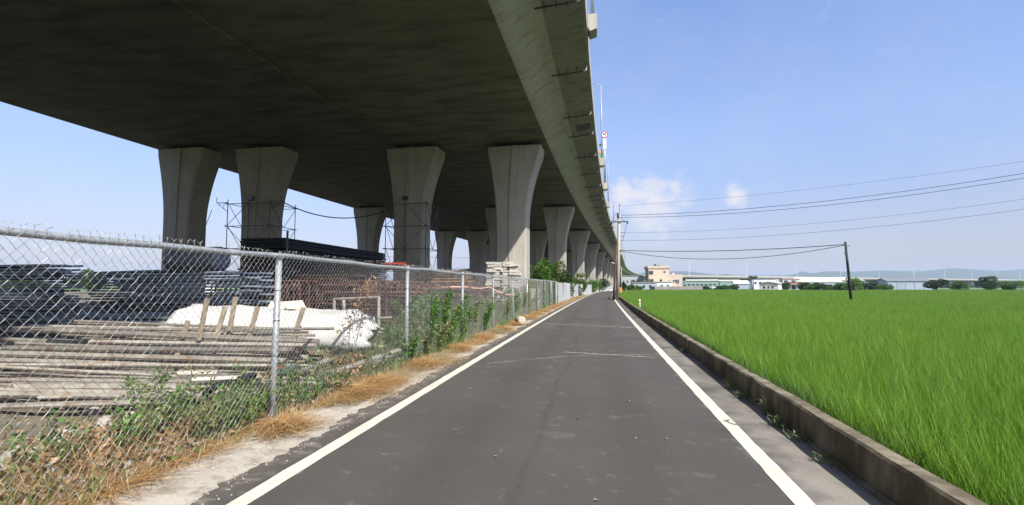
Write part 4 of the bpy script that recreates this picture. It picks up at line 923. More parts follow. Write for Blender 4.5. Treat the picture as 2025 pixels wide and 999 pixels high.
# white marker post on the wall
mx_, my_ = 2.28+roff(30), 30.3
mk2 = thing('marker_post', 'short white marker post on the wall at the edge of the rice', 'marker post', (mx_, my_, .2)); MB().lathe([(.05, 0), (.05, .55), (.035, .58)], 10, (mx_, my_, .2)).build('post', 'white_paint', mk2, True); MB().lathe([(.053, 0), (.053, .06)], 10, (mx_, my_, .62)).build('reflector', 'sign_red', mk2, True)

# ================================================================== buildings beyond the field
def wall_box(t_, c, d, mat, rz, name='wall'):
    return MB().box((c[0], c[1], c[2]+d[2]/2), d, rz).build(name, mat, t_)
def windows(t_, c, d, rz, face, spec, mat='window_dark', frame='white_paint'):
    """windows set proud on one face; spec rows of (across, height, width, tall) in metres from the face's left bottom"""
    ux = Vector((math.cos(rz), math.sin(rz), 0)); uy = Vector((-math.sin(rz), math.cos(rz), 0))
    if face == 'front': o = Vector(c)-uy*d[1]/2-ux*d[0]/2; ax, nr = ux, -uy
    elif face == 'left': o = Vector(c)-ux*d[0]/2+uy*d[1]/2; ax, nr = -uy, -ux
    else: o = Vector(c)+ux*d[0]/2-uy*d[1]/2; ax, nr = uy, ux
    rot = math.atan2(ax.y, ax.x)
    for a, z, w, h in spec:
        p = o+ax*(a+w/2)+Vector((0, 0, z+h/2))
        if frame:
            f = MB().box(p+nr*.03, (w+.24, .10, h+.24), rot).build('window', frame, t_); MB().box(p+nr*.075, (w, .06, h), rot).build('pane', mat, f)
            MB().box(p+nr*.11, (.07, .05, h), rot).build('mullion', frame, f)
        else: MB().box(p+nr*.03, (w, .1, h), rot).build('window', mat, t_)
RZ = -H
def bl(u, D): return C((u-1012.5)/1000*D, D)
# tan house: tall left block, lower right block
D = 186; RZT = -H+.20
x, y = bl(1291, D); k = D/1000
tb = thing('tan_house', 'tan rendered flat-roofed house at the far edge of the rice field', 'house', (*bl(1305, D), 0))
cT = (*bl(1299, D+4), -.2); dT = (7.4, 9.5, 8.2)
wall_box(tb, cT, dT, 'tan_wall', RZT, 'tall_block')
cR = (*bl(1331, D+1.2), -.2); dR = (5.6, 5, 6.0); wall_box(tb, cR, dR, 'tan_wall', RZT, 'low_block')
MB().box((cT[0], cT[1], 8.16), (8.1, 10.0, .35), RZT).build('roof_slab', 'tan_wall', tb)
for xx in (-3.95, 3.95): MB().box((cT[0]+xx*math.cos(RZT), cT[1]+xx*math.sin(RZT), 8.6), (.18, 10.1, .55), RZT).build('roof_parapet', 'tan_wall', tb)
MB().box((cT[0]+math.sin(RZT)*4.95, cT[1]-math.cos(RZT)*4.95, 8.6), (7.7, .18, .55), RZT).build('roof_parapet', 'tan_wall', tb)
windows(tb, cT, dT, RZT, 'front', ((.15, 3.0, 1.6, 1.3), (3.9, 3.3, .9, .9), (.15, 6.0, 1.5, 1.3), (5.4, 6.6, .6, .6)), frame=None)
windows(tb, cT, dT, RZT, 'left', ((1.0, 3.0, 5.5, 1.1), (1.0, 6.0, 4.5, 1.0), (7.6, 6.1, .8, 1.2)), frame=None)
windows(tb, cR, dR, RZT, 'front', ((.3, 2.6, .9, 1.6), (2.2, 3.2, 1.0, .9), (3.3, 2.7, 1.1, 1.5), (2.6, .7, 1.0, .9), (4.3, .5, .9, 1.2)))
MB().lathe([(.5, 0), (.55, .2), (.5, .9), (.1, 1.1)], 10, (cT[0]-.6, cT[1], 8.75)).build('water_tank', 'dark_steel', tb, True); MB().lathe([(.4, 0), (.45, .2), (.4, .6), (.1, .7)], 10, (cT[0]+.9, cT[1], 8.75)).build('water_tank', 'brown_clay', tb, True)
MB().lathe([(.35, 0), (.35, .5), (.2, .6)], 10, (cR[0], cR[1], 5.8)).build('water_tank', 'white_paint', tb, True)
# white house to its left
wh = thing('white_house', 'low whitish house left of the tan house, partly behind the utility pole', 'house', (*bl(1247, 195), 0))
cW = (*bl(1247, 199), -.2); dW = (8.2, 8, 5.6); wall_box(wh, cW, dW, 'shade_wall', RZT); MB().box((cW[0], cW[1], 5.5), (8.5, 8.3, .3), RZT).build('roof', 'roof_dark', wh)
windows(wh, cW, dW, RZT, 'front', ((.8, 3.0, .5, .9), (2.2, 3.0, .5, .9), (3.9, 2.4, 1.5, 1.7), (5.9, 2.9, .5, 1.0), (6.7, 2.9, .5, 1.0)), frame=None)
# white annex with a lean-to roof
an = thing('white_annex', 'single-storey white annex with a pale roof in front of the tan house', 'annex', (*bl(1290, 176), 0))
cA = (*bl(1309, 181), -.2); dA = (5.1, 10, 3.1); wall_box(an, cA, dA, 'white_wall', RZT); windows(an, cA, dA, RZT, 'front', ((1.2, 1.5, .9, .8), (3.2, 1.5, .8, .8)), frame='white_wall')
cB = (*bl(1272, 180), -.2); dB = (8.2, 7, 2.9); wall_box(an, cB, dB, 'grey_metal_wall', RZT, 'side_wing')
MB().box((cA[0], cA[1], 3.05), (5.6, 10.5, .16), RZT).build('roof', 'roof_cream', an); MB().box((cB[0]-.4, cB[1], 2.83), (8.2, 7.6, .14), RZT).build('roof', 'roof_cream', an)
windows(an, cB, dB, RZT, 'front', ((1.0, 1.2, .8, .9), (3.4, 1.2, .8, .9), (5.6, 1.2, .8, .9)), frame=None)
# garden wall: panels between posts
gw = thing('garden_wall', 'stained grey concrete wall in front of the white annex at the field edge', 'wall', (*bl(1338, 168), -.2))
u = 1295
while u < 1382:
    a, b_ = Vector((*bl(u, 168.0), 0)), Vector((*bl(u+11.6, 168.0), 0)); c = (a+b_)/2
    MB().box((c.x, c.y, .62), ((b_-a).length-.16, .18, 1.7), -H).build('wall_panel', 'wall_grey', gw); MB().box((b_.x, b_.y, .66), (.22, .26, 1.8), -H).build('wall_post', 'wall_grey', gw); u += 11.6
for k in range(4):
    a = Vector((*bl(1295-k*6.2, 168+k*7), 0)); b_ = Vector((*bl(1295-(k+1)*6.2, 168+(k+1)*7), 0)); c = (a+b_)/2; dd = b_-a
    MB().box((c.x, c.y, .62), (dd.length-.05, .18, 1.7), math.atan2(dd.y, dd.x)).build('wall_panel', 'wall_grey', gw)
# long green shed under the distant viaduct
def shed(name, label, u0, u1, D, depth, h, rise, wmat, rmat, rz=RZ, gable='side', win=None, lwin=None, bays=0):
    w = (u1-u0)/1000*D; c = Vector((*bl((u0+u1)/2, D), -.3)); cc = c+Vector((-math.sin(rz), math.cos(rz), 0))*depth/2
    t_ = thing(name, label, 'shed', (c.x, c.y, -.3))
    wall_box(t_, tuple(cc), (w, depth, h), wmat, rz)
    ux = Vector((math.cos(rz), math.sin(rz), 0)); uy = Vector((-math.sin(rz), math.cos(rz), 0)); o = .35
    if gable == 'side': prof = [(-depth/2-o, h), (0, h+rise), (depth/2+o, h), (depth/2+o, h+.2), (0, h+rise+.2), (-depth/2-o, h+.2)]; ax, ay, L = ux, uy, w/2+o
    else: prof = [(-w/2-o, h), (0, h+rise), (w/2+o, h), (w/2+o, h+.2), (0, h+rise+.2), (-w/2-o, h+.2)]; ax, ay, L = uy, ux, depth/2+o
    MB().loft([[tuple(cc+ax*sgn*L+ay*p+Vector((0, 0, q))) for p, q in prof] for sgn in (-1, 1)]).build('roof', rmat, t_)
    gp = [(p*(1-.02), q) for p, q in ((prof[0][0]+o, h-.02), (0, h+rise-.02), (prof[2][0]-o, h-.02))]
    for sgn in (-1, 1): MB().loft([[tuple(cc+ax*(sgn*(L-o-.02)-sgn*dd)+ay*p+Vector((0, 0, q))) for p, q in gp] for dd in (0, .15)]).build('gable', wmat, t_)
    if win: windows(t_, tuple(cc), (w, depth, h), rz, 'front', win, frame=None)
    if lwin: windows(t_, tuple(cc), (w, depth, h), rz, 'left', lwin, frame=None)
    for k in range(bays):
        p = cc-uy*(depth/2+.06)+ux*(-w/2+w*(k+.5)/bays); MB().box(p+Vector((0, 0, h*.42)), (w/bays*.9, .14, h*.8), rz).build('bay_panel', 'grey_metal_wall', t_)
    return t_
shed('green_shed', 'long grey-green shed beneath the distant viaduct, right of the tan house', 1358, 1418, 330, 22, 5.2, 1.0, 'green_wall', 'roof_cream', win=[(1+k*2.6, 2.2, 1.6, 1.0) for k in range(7)])
shed('green_shed', 'second grey-green shed farther right beneath the distant viaduct', 1424, 1462, 335, 22, 5.0, 1.0, 'green_wall', 'roof_cream')
shed('yellow_shed', 'small yellow-roofed shed left of the palm tree', 1452, 1478, 300, 12, 3.2, 1.8, 'grey_metal_wall', 'cream_wall')
shed('cream_workshop', 'cream-roofed workshop with a row of small windows at the field edge', 1502, 1536, 196, 16, 2.7, .7, 'cream_wall', 'roof_cream', rz=RZ-.35, gable='front', win=((1.4, 1.0, .7, .9), (3.0, 1.0, .6, .8), (4.4, 1.0, .6, .8)), lwin=[(1+k*2.1, .9, .9, 1.1) for k in range(7)])
shed('big_barn', 'large pale-roofed barn with grey bays behind the bushes on the right', 1582, 1672, 232, 16, 3.6, 2.2, 'white_wall', 'roof_cream', bays=4)
shed('side_barn', 'pale barn wing at the right end behind the bushes', 1672, 1705, 228, 16, 4.2, 1.0, 'cream_wall', 'roof_cream', win=((2, 1.4, 1.2, 1.0), (5, 1.4, 1.2, 1.0)))
shed('grey_shed', 'grey shed with a dark roof on the right, past the leaning pole', 1760, 1835, 250, 16, 4.2, 1.6, 'grey_metal_wall', 'roof_dark', bays=5)
shed('white_warehouse', 'white warehouse glimpsed between the piers beyond the yard', 840, 925, 150, 20, 6.2, 1.0, 'white_wall', 'roof_dark')
shed('low_shed', 'low pale shed in the gap left of the leftmost scaffold', 250, 330, 120, 15, 3.2, .8, 'white_wall', 'roof_cream')
hs = thing('terrace_house', 'two-storey pinkish house with a red balcony right of the cream workshop', 'house', (*bl(1560, 214), 0))
cH = (*bl(1560, 218), -.2); dH = (6.4, 8, 4.6); wall_box(hs, cH, dH, 'white_wall', RZ); MB().box((cH[0], cH[1]-4.6, 2.4), (6.6, 1.2, .3), RZ).build('balcony_slab', 'pink_wall', hs); MB().box((cH[0], cH[1]-5.15, 2.95), (6.6, .12, .8), RZ).build('balcony_rail', 'brown_clay', hs)
MB().box((cH[0], cH[1], 4.6), (6.9, 8.5, .35), RZ).build('roof', 'pink_wall', hs); windows(hs, cH, dH, RZ, 'front', ((.6, .5, 1.6, 1.4), (3.4, .4, 1.4, 1.9), (.6, 2.9, 1.4, 1.2), (3.4, 2.9, 1.4, 1.2)), frame=None)
for (u0, D_, w, h, mat, lab) in ((1508, 262, 11, 5.4, 'white_wall', 'greyish flat-roofed house behind the cream workshop, beside the palm'), (1540, 268, 7, 5.8, 'pink_wall', 'small salmon house behind the terrace house')):
    c = (*bl(u0, D_), -.2); t_ = thing('distant_house', lab, 'house', c); wall_box(t_, c, (w, 8, h), mat, RZ); MB().box((c[0], c[1], h-.1), (w+.5, 8.5, .3), RZ).build('roof', 'roof_dark', t_); windows(t_, c, (w, 8, h), RZ, 'front', [(1+k*2.2, 2.8, 1.0, 1.1) for k in range(int(w/2.3))], frame=None)
for lab, u_, D_, col_ in (('white parked van far off under the distant viaduct', 1416, 262, 'white_wall'), ('small white parked car beside the terrace house', 1543, 205, 'white_wall')):
    c = bl(u_, D_); vn = thing('parked_car', lab, 'car', (*c, -.2)); L = 4.2
    pr = [(-L/2, .35), (L/2, .35), (L/2, .9), (L/2-.8, 1.0), (L/2-1.4, 1.6), (-L/2+.6, 1.65), (-L/2, 1.0)]; ux = Vector((CH, SH, 0)); ux = Vector((math.cos(-H), math.sin(-H), 0)); uy = Vector((-math.sin(-H), math.cos(-H), 0))
    MB().loft([[tuple(Vector((*c, 0))+ux*p+uy*d_+Vector((0, 0, q))) for p, q in pr] for d_ in (-.85, .85)]).build('body', col_, vn, bevel=.08)
    MB().loft([[tuple(Vector((*c, 0))+ux*p+uy*d_+Vector((0, 0, q))) for p, q in ((-L/2+.6, 1.05), (L/2-1.0, 1.05), (L/2-1.5, 1.5), (-L/2+.8, 1.52))] for d_ in (-.87, -.84)]).build('side_window', 'window_dark', vn)
    for p in (-1.3, 1.3):
        q = Vector((*c, 0))+ux*p-uy*.88; MB().loft([[tuple(q+uy*dy+ux*.32*math.cos(a)+Vector((0, 0, .12+.32*math.sin(a)))) for a in [2*math.pi*k/14 for k in range(14)]] for dy in (0, .2)]).build('wheel', 'black_plastic', vn)

# ================================================================== plants
def blob_points(n, lobes):
    """points spread through lobes (centre, radii), thicker near their skins"""
    w = np.array([np.prod(np.array(r))**(2/3) for _, r in lobes]); idx = rng.choice(len(lobes), n, p=w/w.sum())
    c = np.array([l[0] for l in lobes])[idx]; r = np.array([l[1] for l in lobes])[idx]
    d = unit(rng.normal(size=(n, 3))); q = rng.uniform(.25, 1, n)[:, None]**.45
    return c+d*r*q, d
def bush(name, label, cat, x, y, r, h, nl, size, mat='leaf_green', trunk=.3, z=0, group=None, lobes=9, limbs=5, seed_=None, aspect=.5):
    t_ = thing(name, label, cat, (x, y, z), group); lb = []
    for i in range(lobes):
        a = random.uniform(0, 6.28); q = random.uniform(.15, .75)*r; zz = z+h*(trunk+(1-trunk)*random.uniform(.15, .82))
        sc_ = random.uniform(.28, .5)*(1.15-.4*(zz-z)/h); lb.append(((x+math.cos(a)*q, y+math.sin(a)*q, zz), (r*sc_, r*sc_, h*(1-trunk)*sc_*.62)))
    P, d = blob_points(nl, lb); P[:, 2] = np.maximum(P[:, 2], z+.05)
    V, F = leaf_arrays(P, size, aspect, .25, .3, dirs=d+np.array([0, 0, .1])); raw('crown', V, F, mat, t_)
    b = MB().tube([(x, y, z-.1), (x+random.gauss(0, .04)*r, y, z+h*.35), (x+random.gauss(0, .08)*r, y, z+h*.7)], [.05*r+.02, .035*r+.015, .012*r+.008], 7); b.build('trunk', 'bark', t_, True)
    for i in range(limbs):
        c = lb[i % len(lb)][0]; q = random.uniform(.15, .5); MB().tube([(x, y, z+h*q), ((x+c[0])/2, (y+c[1])/2, (z+h*q+c[2])/2+.03*h), c], [.022*r+.008, .015*r+.006, .006*r+.003], 5).build('branch', 'bark', t_, True)
    return t_
def herb(name, label, cat, x, y, h, n, size, mat, stems=4, spread=.25, group=None, z=0, aspect=.35):
    """upright weed: a few leaning stems with leaves along them"""
    t_ = thing(name, label, cat, (x, y, z), group); Ps, Ds = [], []
    for i in range(stems):
        a = random.uniform(0, 6.28); q = random.uniform(.1, 1)*spread; hh = h*random.uniform(.6, 1.0)
        tip = np.array((x+math.cos(a)*q*1.6, y+math.sin(a)*q*1.6, z+hh)); root_ = np.array((x+math.cos(a)*q*.4, y+math.sin(a)*q*.4, z-.03)); mid = (tip+root_)/2+np.array((random.gauss(0, .04), random.gauss(0, .04), .03))
        MB().tube([root_, mid, tip], [.008, .006, .003], 4).build('stem', 'leaf_stem', t_)
        k = n//stems; f = rng.uniform(.08, 1, k)[:, None]; p = root_*(1-f)**2+2*mid*f*(1-f)+tip*f*f; dd = unit(rng.normal(size=(k, 3))*np.array([1, 1, .5])); Ps.append(p+dd*.03); Ds.append(dd+np.array([0, 0, .25]))
    V, F = leaf_arrays(np.concatenate(Ps), size, aspect, .3, .2, dirs=np.concatenate(Ds)); raw('foliage', V, F, mat, t_); return t_
plain('leaf_stem', (.13, .16, .06), .8, .3, 9, bmp=0)
fx = lambda s: FX+roff(s)
# shrubs and small trees behind the sheet fence, in front of the second and third piers
for k, (u, D, r, h, mat, nl, lab) in enumerate(((1066, 50, 1.7, 3.9, 'leaf_green', 6500, 'dense green shrub hugging the right side of the first pier'), (1084, 56, 1.9, 4.6, 'leaf_green', 7500, 'tallest light green tree between the first and second piers'),
        (1104, 60, 1.6, 4.0, 'leaf_dark', 5500, 'dark green tree round the thick brown post'), (1118, 66, 1.6, 3.2, 'leaf_green', 4500, 'rounded shrub at the foot of the second pier'), (1130, 76, 1.5, 2.9, 'leaf_dark', 3600, 'dark shrub just past the second pier'),
        (1142, 88, 1.5, 2.8, 'leaf_green', 3200, 'low shrub left of the papaya'), (1172, 122, 2.3, 3.2, 'leaf_green', 3600, 'broad shrub above the far end of the sheet fence'), (1190, 145, 2.4, 3.8, 'leaf_dark', 3200, 'dark shrub at the last visible pier foot'))):
    x, y = bl(u, D); bush('shrub', lab, 'shrub', x, y, r, h, nl, .2 if k < 5 else .26, mat, .12, lobes=13)
# papaya with a bare stem and a few big leaves
x, y = bl(1151, 92); pp = thing('papaya_tree', 'small papaya tree with big drooping leaves above the sheet fence', 'tree', (x, y, 0)); MB().tube([(x, y, 0), (x+.1, y, 1.8), (x+.1, y, 3.6)], [.12, .09, .06], 7).build('trunk', 'bark', pp, True)
Vs = []
for i in range(14):
    a = i*2.4; L = random.uniform(.6, 1.0); tip = Vector((x+.1+math.cos(a)*L, y+math.sin(a)*L, 3.7+random.uniform(-.5, .35))); MB().tube([(x+.1, y, 3.5), tip], .02, 4).build('leaf_stalk', 'leaf_stem', pp)
    P = np.array(tip)[None]+rng.normal(size=(9, 3))*.05; dirs = np.array([[math.cos(a+q), math.sin(a+q), -.4] for q in np.linspace(-1.3, 1.3, 9)]); Vs.append(leaf_arrays(P, .55, .35, .8, 0, dirs))
V, F = joinVF(Vs); raw('crown', V, F, 'leaf_green', pp)
# tall weeds behind the fence
W_SPOTS = [(820, 10.6, 1.15), (838, 11.2, 1.35), (856, 11.9, 1.5), (872, 12.4, 1.55), (885, 12.9, 1.35), (806, 10.1, .8), (846, 10.9, .9), (866, 11.6, 1.0), (900, 13.6, 1.35), (925, 15.2, 1.3), (945, 16.6, 1.2), (960, 17.4, 1.5), (968, 18.2, 1.1), (990, 20.5, 1.3), (1004, 22.5, 1.5), (1020, 25, 1.5), (1032, 27.5, 1.6), (1045, 30.5, 1.7), (1056, 32.5, 1.7), (1066, 35, 1.75), (1076, 38.5, 1.8)]
WL = ['first', 'second', 'third', 'fourth', 'fifth', 'sixth', 'seventh', 'eighth', 'ninth', 'tenth', 'eleventh', 'twelfth', 'thirteenth', 'fourteenth', 'fifteenth', 'sixteenth', 'seventeenth', 'eighteenth', 'nineteenth', 'twentieth', 'twenty-first']
ws = sorted(W_SPOTS)
for k, (u, D, h) in enumerate(ws):
    x, y = bl(u, D); x = min(x, fx(y)-.18)
    herb('tall_weed', f'{WL[k]} tall leafy weed behind the chain-link fence, counted from the third post onward', 'weed', x, y, h, int(750+500*h), .10, 'leaf_weed' if k % 2 else 'leaf_vine', 8, .38, 'tall weeds behind the fence')
# low weeds in the rubble near the camera
LW = [(352, 690, 6.2, .35), (372, 700, 6.0, .3), (360, 735, 5.6, .35), (430, 790, 5.5, .4), (455, 770, 5.9, .45), (470, 810, 5.3, .35), (500, 760, 6.2, .4), (510, 800, 5.6, .4), (560, 750, 6.8, .5), (590, 745, 7.0, .5), (640, 690, 7.9, .75), (645, 715, 7.6, .5), (690, 760, 7.4, .4), (700, 700, 8.8, .5), (745, 715, 8.6, .45), (770, 700, 9.0, .5), (785, 650, 10.3, .5), (400, 820, 5.2, .35), (655, 750, 7.2, .4), (300, 820, 4.8, .4), (240, 800, 4.7, .4), (150, 820, 4.4, .45), (90, 760, 4.5, .4), (330, 760, 5.4, .4)]+[(260+i*17.3 % 420, 700+(i*37) % 130, 4.9+(i*.61) % 2.6, .3+.25*((i*7) % 5)/5) for i in range(26)]
for k, (u, v, D, h) in enumerate(LW):
    p = at(u, v, D); x = min(p.x, fx(p.y)-.12)
    herb('low_weed', 'low leafy weed in the rubble behind the near chain-link fence bays', 'weed', x, p.y, h*1.15, 110, .055, 'leaf_weed' if k % 2 else 'leaf_vine', 5, .18, 'low weeds behind the near fence', aspect=.55)
# climbers on the fence where it meets the sheet metal
for k, (s_, wd, n) in enumerate(((26.0, .35, 700), (29.5, .3, 500), (33.0, .45, 900), (36.5, .4, 1000), (40.2, .55, 1700), (43.0, .3, 600), (63, .5, 700), (88, .8, 900))):
    f = rng.uniform(0, 1, n); P = np.stack([fx(s_)+rng.normal(0, .035, n)+.02, s_+rng.normal(0, wd/2, n)*(1.1-.6*f), f*FH*.98], 1)
    V, F = leaf_arrays(P, .075, .6, .1, .2); t_ = thing('climber', ['thin climber on the chain-link fence left of the fallen bollard', 'second climber on the fence, above the fallen bollard', 'climber on the fence just past the fallen bollard', 'bushy climber two bays before the sheet metal', 'bright green climber where the chain-link meets the sheet metal', 'small climber on the first metal sheet', 'climber halfway along the sheet metal fence', 'leafy climber near the far end of the sheet metal fence'][k], 'climber', (fx(s_), s_, 0))
    raw('foliage', V, F, 'leaf_vine' if k > 1 else 'leaf_weed', t_); MB().tube([(fx(s_)+.03, s_, 0), (fx(s_)+.03, s_+.05, .9), (fx(s_)+.03, s_-.05, 1.8)], .008, 4).build('stem', 'leaf_stem', t_)
# brown dead vine hanging on the second bay
n = 230; f = rng.uniform(0, 1, n); P = np.stack([np.full(n, FX+.02)+rng.normal(0, .03, n), 6.9+rng.normal(0, .35, n)+.25*f, .05+f*.5], 1); V, F = leaf_arrays(P, .05, .6, .1, .6)
dvn = thing('dead_vine', 'withered brown vine on the fence between the second and third posts', 'vine', (FX, 6.9, 0)); raw('foliage', V, F, 'leaf_dry', dvn); MB().tube([(FX+.02, 6.8, 0), (FX+.03, 7.0, .6), (FX+.02, 7.1, 1.1)], .006, 4).build('stem', 'bark', dvn)
n = 260; f = rng.uniform(0, 1, n); P = np.stack([np.full(n, FX-.5)+rng.normal(0, .1, n), 8.0+.9*f+rng.normal(0, .1, n), .8+f*.95], 1); V, F = leaf_arrays(P, .06, .5, .1, .6)
dv2 = thing('dead_vine', 'yellowing creeper hanging behind the top rail in front of the rusty frames', 'vine', (FX-.5, 8.3, .6)); raw('foliage', V, F, 'leaf_dry', dv2); MB().tube([(FX-.5, 8.0, 0), (FX-.5, 8.6, 1.1), (FX-.5, 8.9, 1.8)], .007, 4).build('stem', 'bark', dv2)

# ground cover
def scatter(name, label, V, F, mat): o = raw(name, V, F, mat); stuff(o); tag(o, label, 'grass'); return o
# heaps of dry cut grass along the fence foot
heaps = [(9.5, .48, .65), (7.5, .45, .55), (6.9, .36, .4), (12.0, .4, .55), (14.6, .42, .6), (17.6, .42, .7), (24.5, .45, 1.2), (27.5, .4, 1.3), (31, .4, 1.4), (35, .4, 1.6), (39, .4, 1.6), (43, .4, 1.8), (47, .4, 2), (52, .4, 2.4), (58, .4, 2.6), (64, .4, 2.6), (70, .4, 2.6), (77, .4, 3), (84, .4, 3), (2.4, .25, .7), (3.4, .25, .6), (4.2, .2, .5), (5.1, .3, .4), (20.2, .36, .7)]
parts = []; parts2 = []
n = 1300; y = rng.uniform(1.8, 6.2, n); lat = -3.85-np.abs(rng.normal(0, .45, n)); k_ = (np.sin(y*2.1)+np.sin(lat*5+y)) > rng.uniform(-1, 1.2, n); P = np.stack([lat, y, rng.uniform(0, .12, n)], 1)[k_]; V, F = blade_arrays(P, .2, .007, 1.2, 1.4); parts.append((V, F))
for s_, w, L in heaps:
    n = int(1500*L*(1 if s_ < 14 else .55)); y = s_+rng.normal(0, L*.42, n); a = np.abs(rng.normal(0, 1, n)); lat = rng.normal(-3.35 if s_ > 5 else -3.75, w*.36, n)
    hgt = .22*np.exp(-((lat+3.4)/(w*.55))**2)*np.exp(-((y-s_)/(L*.6))**2)*rng.uniform(0, 1, n)
    P = np.stack([lat+np.array([roff(q) for q in y]), y, hgt+.004], 1)
    V, F = blade_arrays(P, .19, .008 if s_ < 14 else .014, 2.2, 1.7, segs=3); V[:, 2] = .004+(V[:, 2]-.004)*(.35+.35*np.sin(V[:, 1]*9+V[:, 0]*7)**2)
    (parts if rng.uniform() < .75 else parts2).append((V, F))
n = 42000; y = np.concatenate([rng.uniform(5.9, 24, n*2//3), rng.uniform(24, 90, n//3)]); f1 = np.sin(y*1.9+.6)+.8*np.sin(y*3.7+2)+.7*np.sin(y*.83)
wid = .24+.09*f1; lat = -3.62+np.abs(rng.normal(0, 1, n))*np.maximum(.05, wid); k_ = (f1 > rng.uniform(-2.2, 1.2, n)) & (lat < -2.72); y, lat, f1 = y[k_], lat[k_], f1[k_]; n = len(y)
P = np.stack([lat+np.array([roff(q) for q in y]), y, rng.uniform(0, .06, n)*np.clip(f1, .3, 2)*np.exp(-((lat+3.5)/.25)**2)+.003], 1); kind_ = np.sin(y*.77+lat*3+1)+rng.normal(0, .6, n)
for m_, sel in ((parts, kind_ > .1), (parts2, kind_ <= .1)):
    V, F = blade_arrays(P[sel], .15, .008, 1.8, 1.6); V[:, 2] = .004+(V[:, 2]-.004)*.6; m_.append((V, F))
scatter('cut_grass_heaps', 'rusty brown heaps of cut dry grass along the foot of the fence', *joinVF(parts), 'straw')
n = 5200; y = np.concatenate([rng.uniform(1, 45, n//2), rng.uniform(1, 20, n//2)]); lat = rng.normal(-3.68, .13, n); P = np.stack([lat+np.array([roff(q) for q in y]), y, np.zeros(n)], 1)
parts2.append(blade_arrays(P, .16, .005, .7, .8)); scatter('dry_grass', 'pale dry grass standing along the fence line', *joinVF(parts2), 'straw_pale')
n = 2600; y = rng.uniform(6, 40, n); lat = rng.normal(-3.42, .16, n); k_ = np.sin(y*1.7)*np.sin(y*.53+1) > rng.uniform(-.3, .9, n); P = np.stack([lat+np.array([roff(q) for q in y]), y, np.zeros(n)], 1)[k_]
scatter('verge_grass', 'short green grass tufts on the verge in front of the fence', *blade_arrays(P, .13, .007, .6, .8), 'grass_green')
# green grass behind and under the fence
n = 26000; y = np.concatenate([rng.uniform(2, 42, n//2), rng.uniform(8, 24, n//2)]); lat = -3.55-np.abs(rng.normal(0, .8, n)); cl_ = np.sin(y*1.9)*np.sin(lat*2.6+y*.7)+np.sin(y*.63+1); keep = cl_ > rng.uniform(-1.0, 1.0, n); y, lat = y[keep], lat[keep]
P = np.stack([lat+np.array([roff(q) for q in y]), y, np.array([yardz(a, b) for a, b in zip(lat, y)])], 1); hh = np.where(y > 9, .42, .2)
V, F = blade_arrays(P, .34, .008, .45, .7); n2 = 9000; y = rng.uniform(8.5, 30, n2); lat = -3.75-np.abs(rng.normal(0, .45, n2)); k_ = np.sin(y*1.3)+np.sin(y*2.9+1)*.7 > rng.uniform(-1.4, 1.0, n2); P2 = np.stack([lat+np.array([roff(q) for q in y]), y, np.zeros(n2)], 1)[k_]
V2, F2 = blade_arrays(P2, .95, .013, .22, .45, segs=4); V, F = joinVF([(V, F), (V2, F2)])
scatter('wild_grass', 'tangled green grass behind the chain-link fence', V, F, 'grass_green')
# withered leaves and rubble behind the near bays
n = 16000; y = rng.uniform(1.5, 11, n); lat = -3.62-np.abs(rng.normal(0, 1.5, n)); P = np.stack([lat, y, np.array([yardz(a, b) for a, b in zip(lat, y)])+rng.uniform(0, .16, n)*np.exp(-(lat+4.3)**2)], 1)
V, F = leaf_arrays(P, .065, .7, .35, .2); scatter('dead_leaves', 'withered brown leaves and litter behind the near fence', V, F, 'leaf_dry')
n = 1700; y = rng.uniform(2.0, 12, n); lat = -3.62-np.abs(rng.normal(0, .8, n)); cl_ = np.sin(y*2.3+1)*np.sin(lat*3+y); k_ = cl_ > rng.uniform(-.6, .8, n); P = np.stack([lat, y, np.array([yardz(a, b) for a, b in zip(lat, y)])+rng.uniform(.0, .22, n)], 1)[k_]
V, F = leaf_arrays(P, .07, .65, .5, 0); scatter('creeping_weeds', 'creeping green weeds over the rubble behind the near fence', V, F, 'leaf_weed')
sb = MB()
for i in range(1700):
    s_ = random.uniform(1.5, 14); a = random.random()
    if a < .6: lat = -3.8-abs(random.gauss(0, 1.0)); z_ = yardz(lat, s_)-.01; r = random.choice((.02, .03, .05, .08))*random.uniform(.7, 1.4)
    elif a < .8: lat = random.uniform(-3.6, -2.75); z_ = -.008; r = random.uniform(.004, .014)
    else: lat = random.gauss(-2.85, .07); z_ = .0; r = random.uniform(.003, .009)
    o0 = len(sb.v); ring = [(lat+r*math.cos(q)*random.uniform(.7, 1.3), s_+r*math.sin(q)*random.uniform(.7, 1.3)) for q in (0, 1.26, 2.5, 3.77, 5.0)]
    sb.v += [(x, y, z_) for x, y in ring]+[(lat+(x-lat)*.6, s_+(y-s_)*.6, z_+r*random.uniform(.6, 1.1)) for x, y in ring]
    sb.f += [(o0+j, o0+(j+1) % 5, o0+5+(j+1) % 5, o0+5+j) for j in range(5)]+[tuple(o0+5+j for j in range(5))]
st = sb.build('gravel', 'stone', base=(0, 0, 0)); stuff(st); tag(st, 'loose stones and gravel on the verge and behind the fence', 'gravel')
# small plants at the foot of the low wall
for k, (s_, h) in enumerate(((5.6, .13), (6.1, .16), (6.6, .22), (7.5, .10), (8.2, .12), (12.5, .1), (4.9, .08))):
    herb('wall_foot_weed', ['weed tuft on the shoulder near the middle of the near wall', 'leafy weed at the near wall foot, second of the cluster', 'tallest thin weed at the near wall foot', 'tiny weed at the wall foot beyond the cluster', 'small weed in the wall joint farther along', 'faint weed at the wall foot halfway to the poles', 'nearest tiny weed at the wall foot'][k], 'weed', 2.0+roff(s_)-.03, s_, h, 60, .035, 'leaf_weed', 5, .09, aspect=.45)
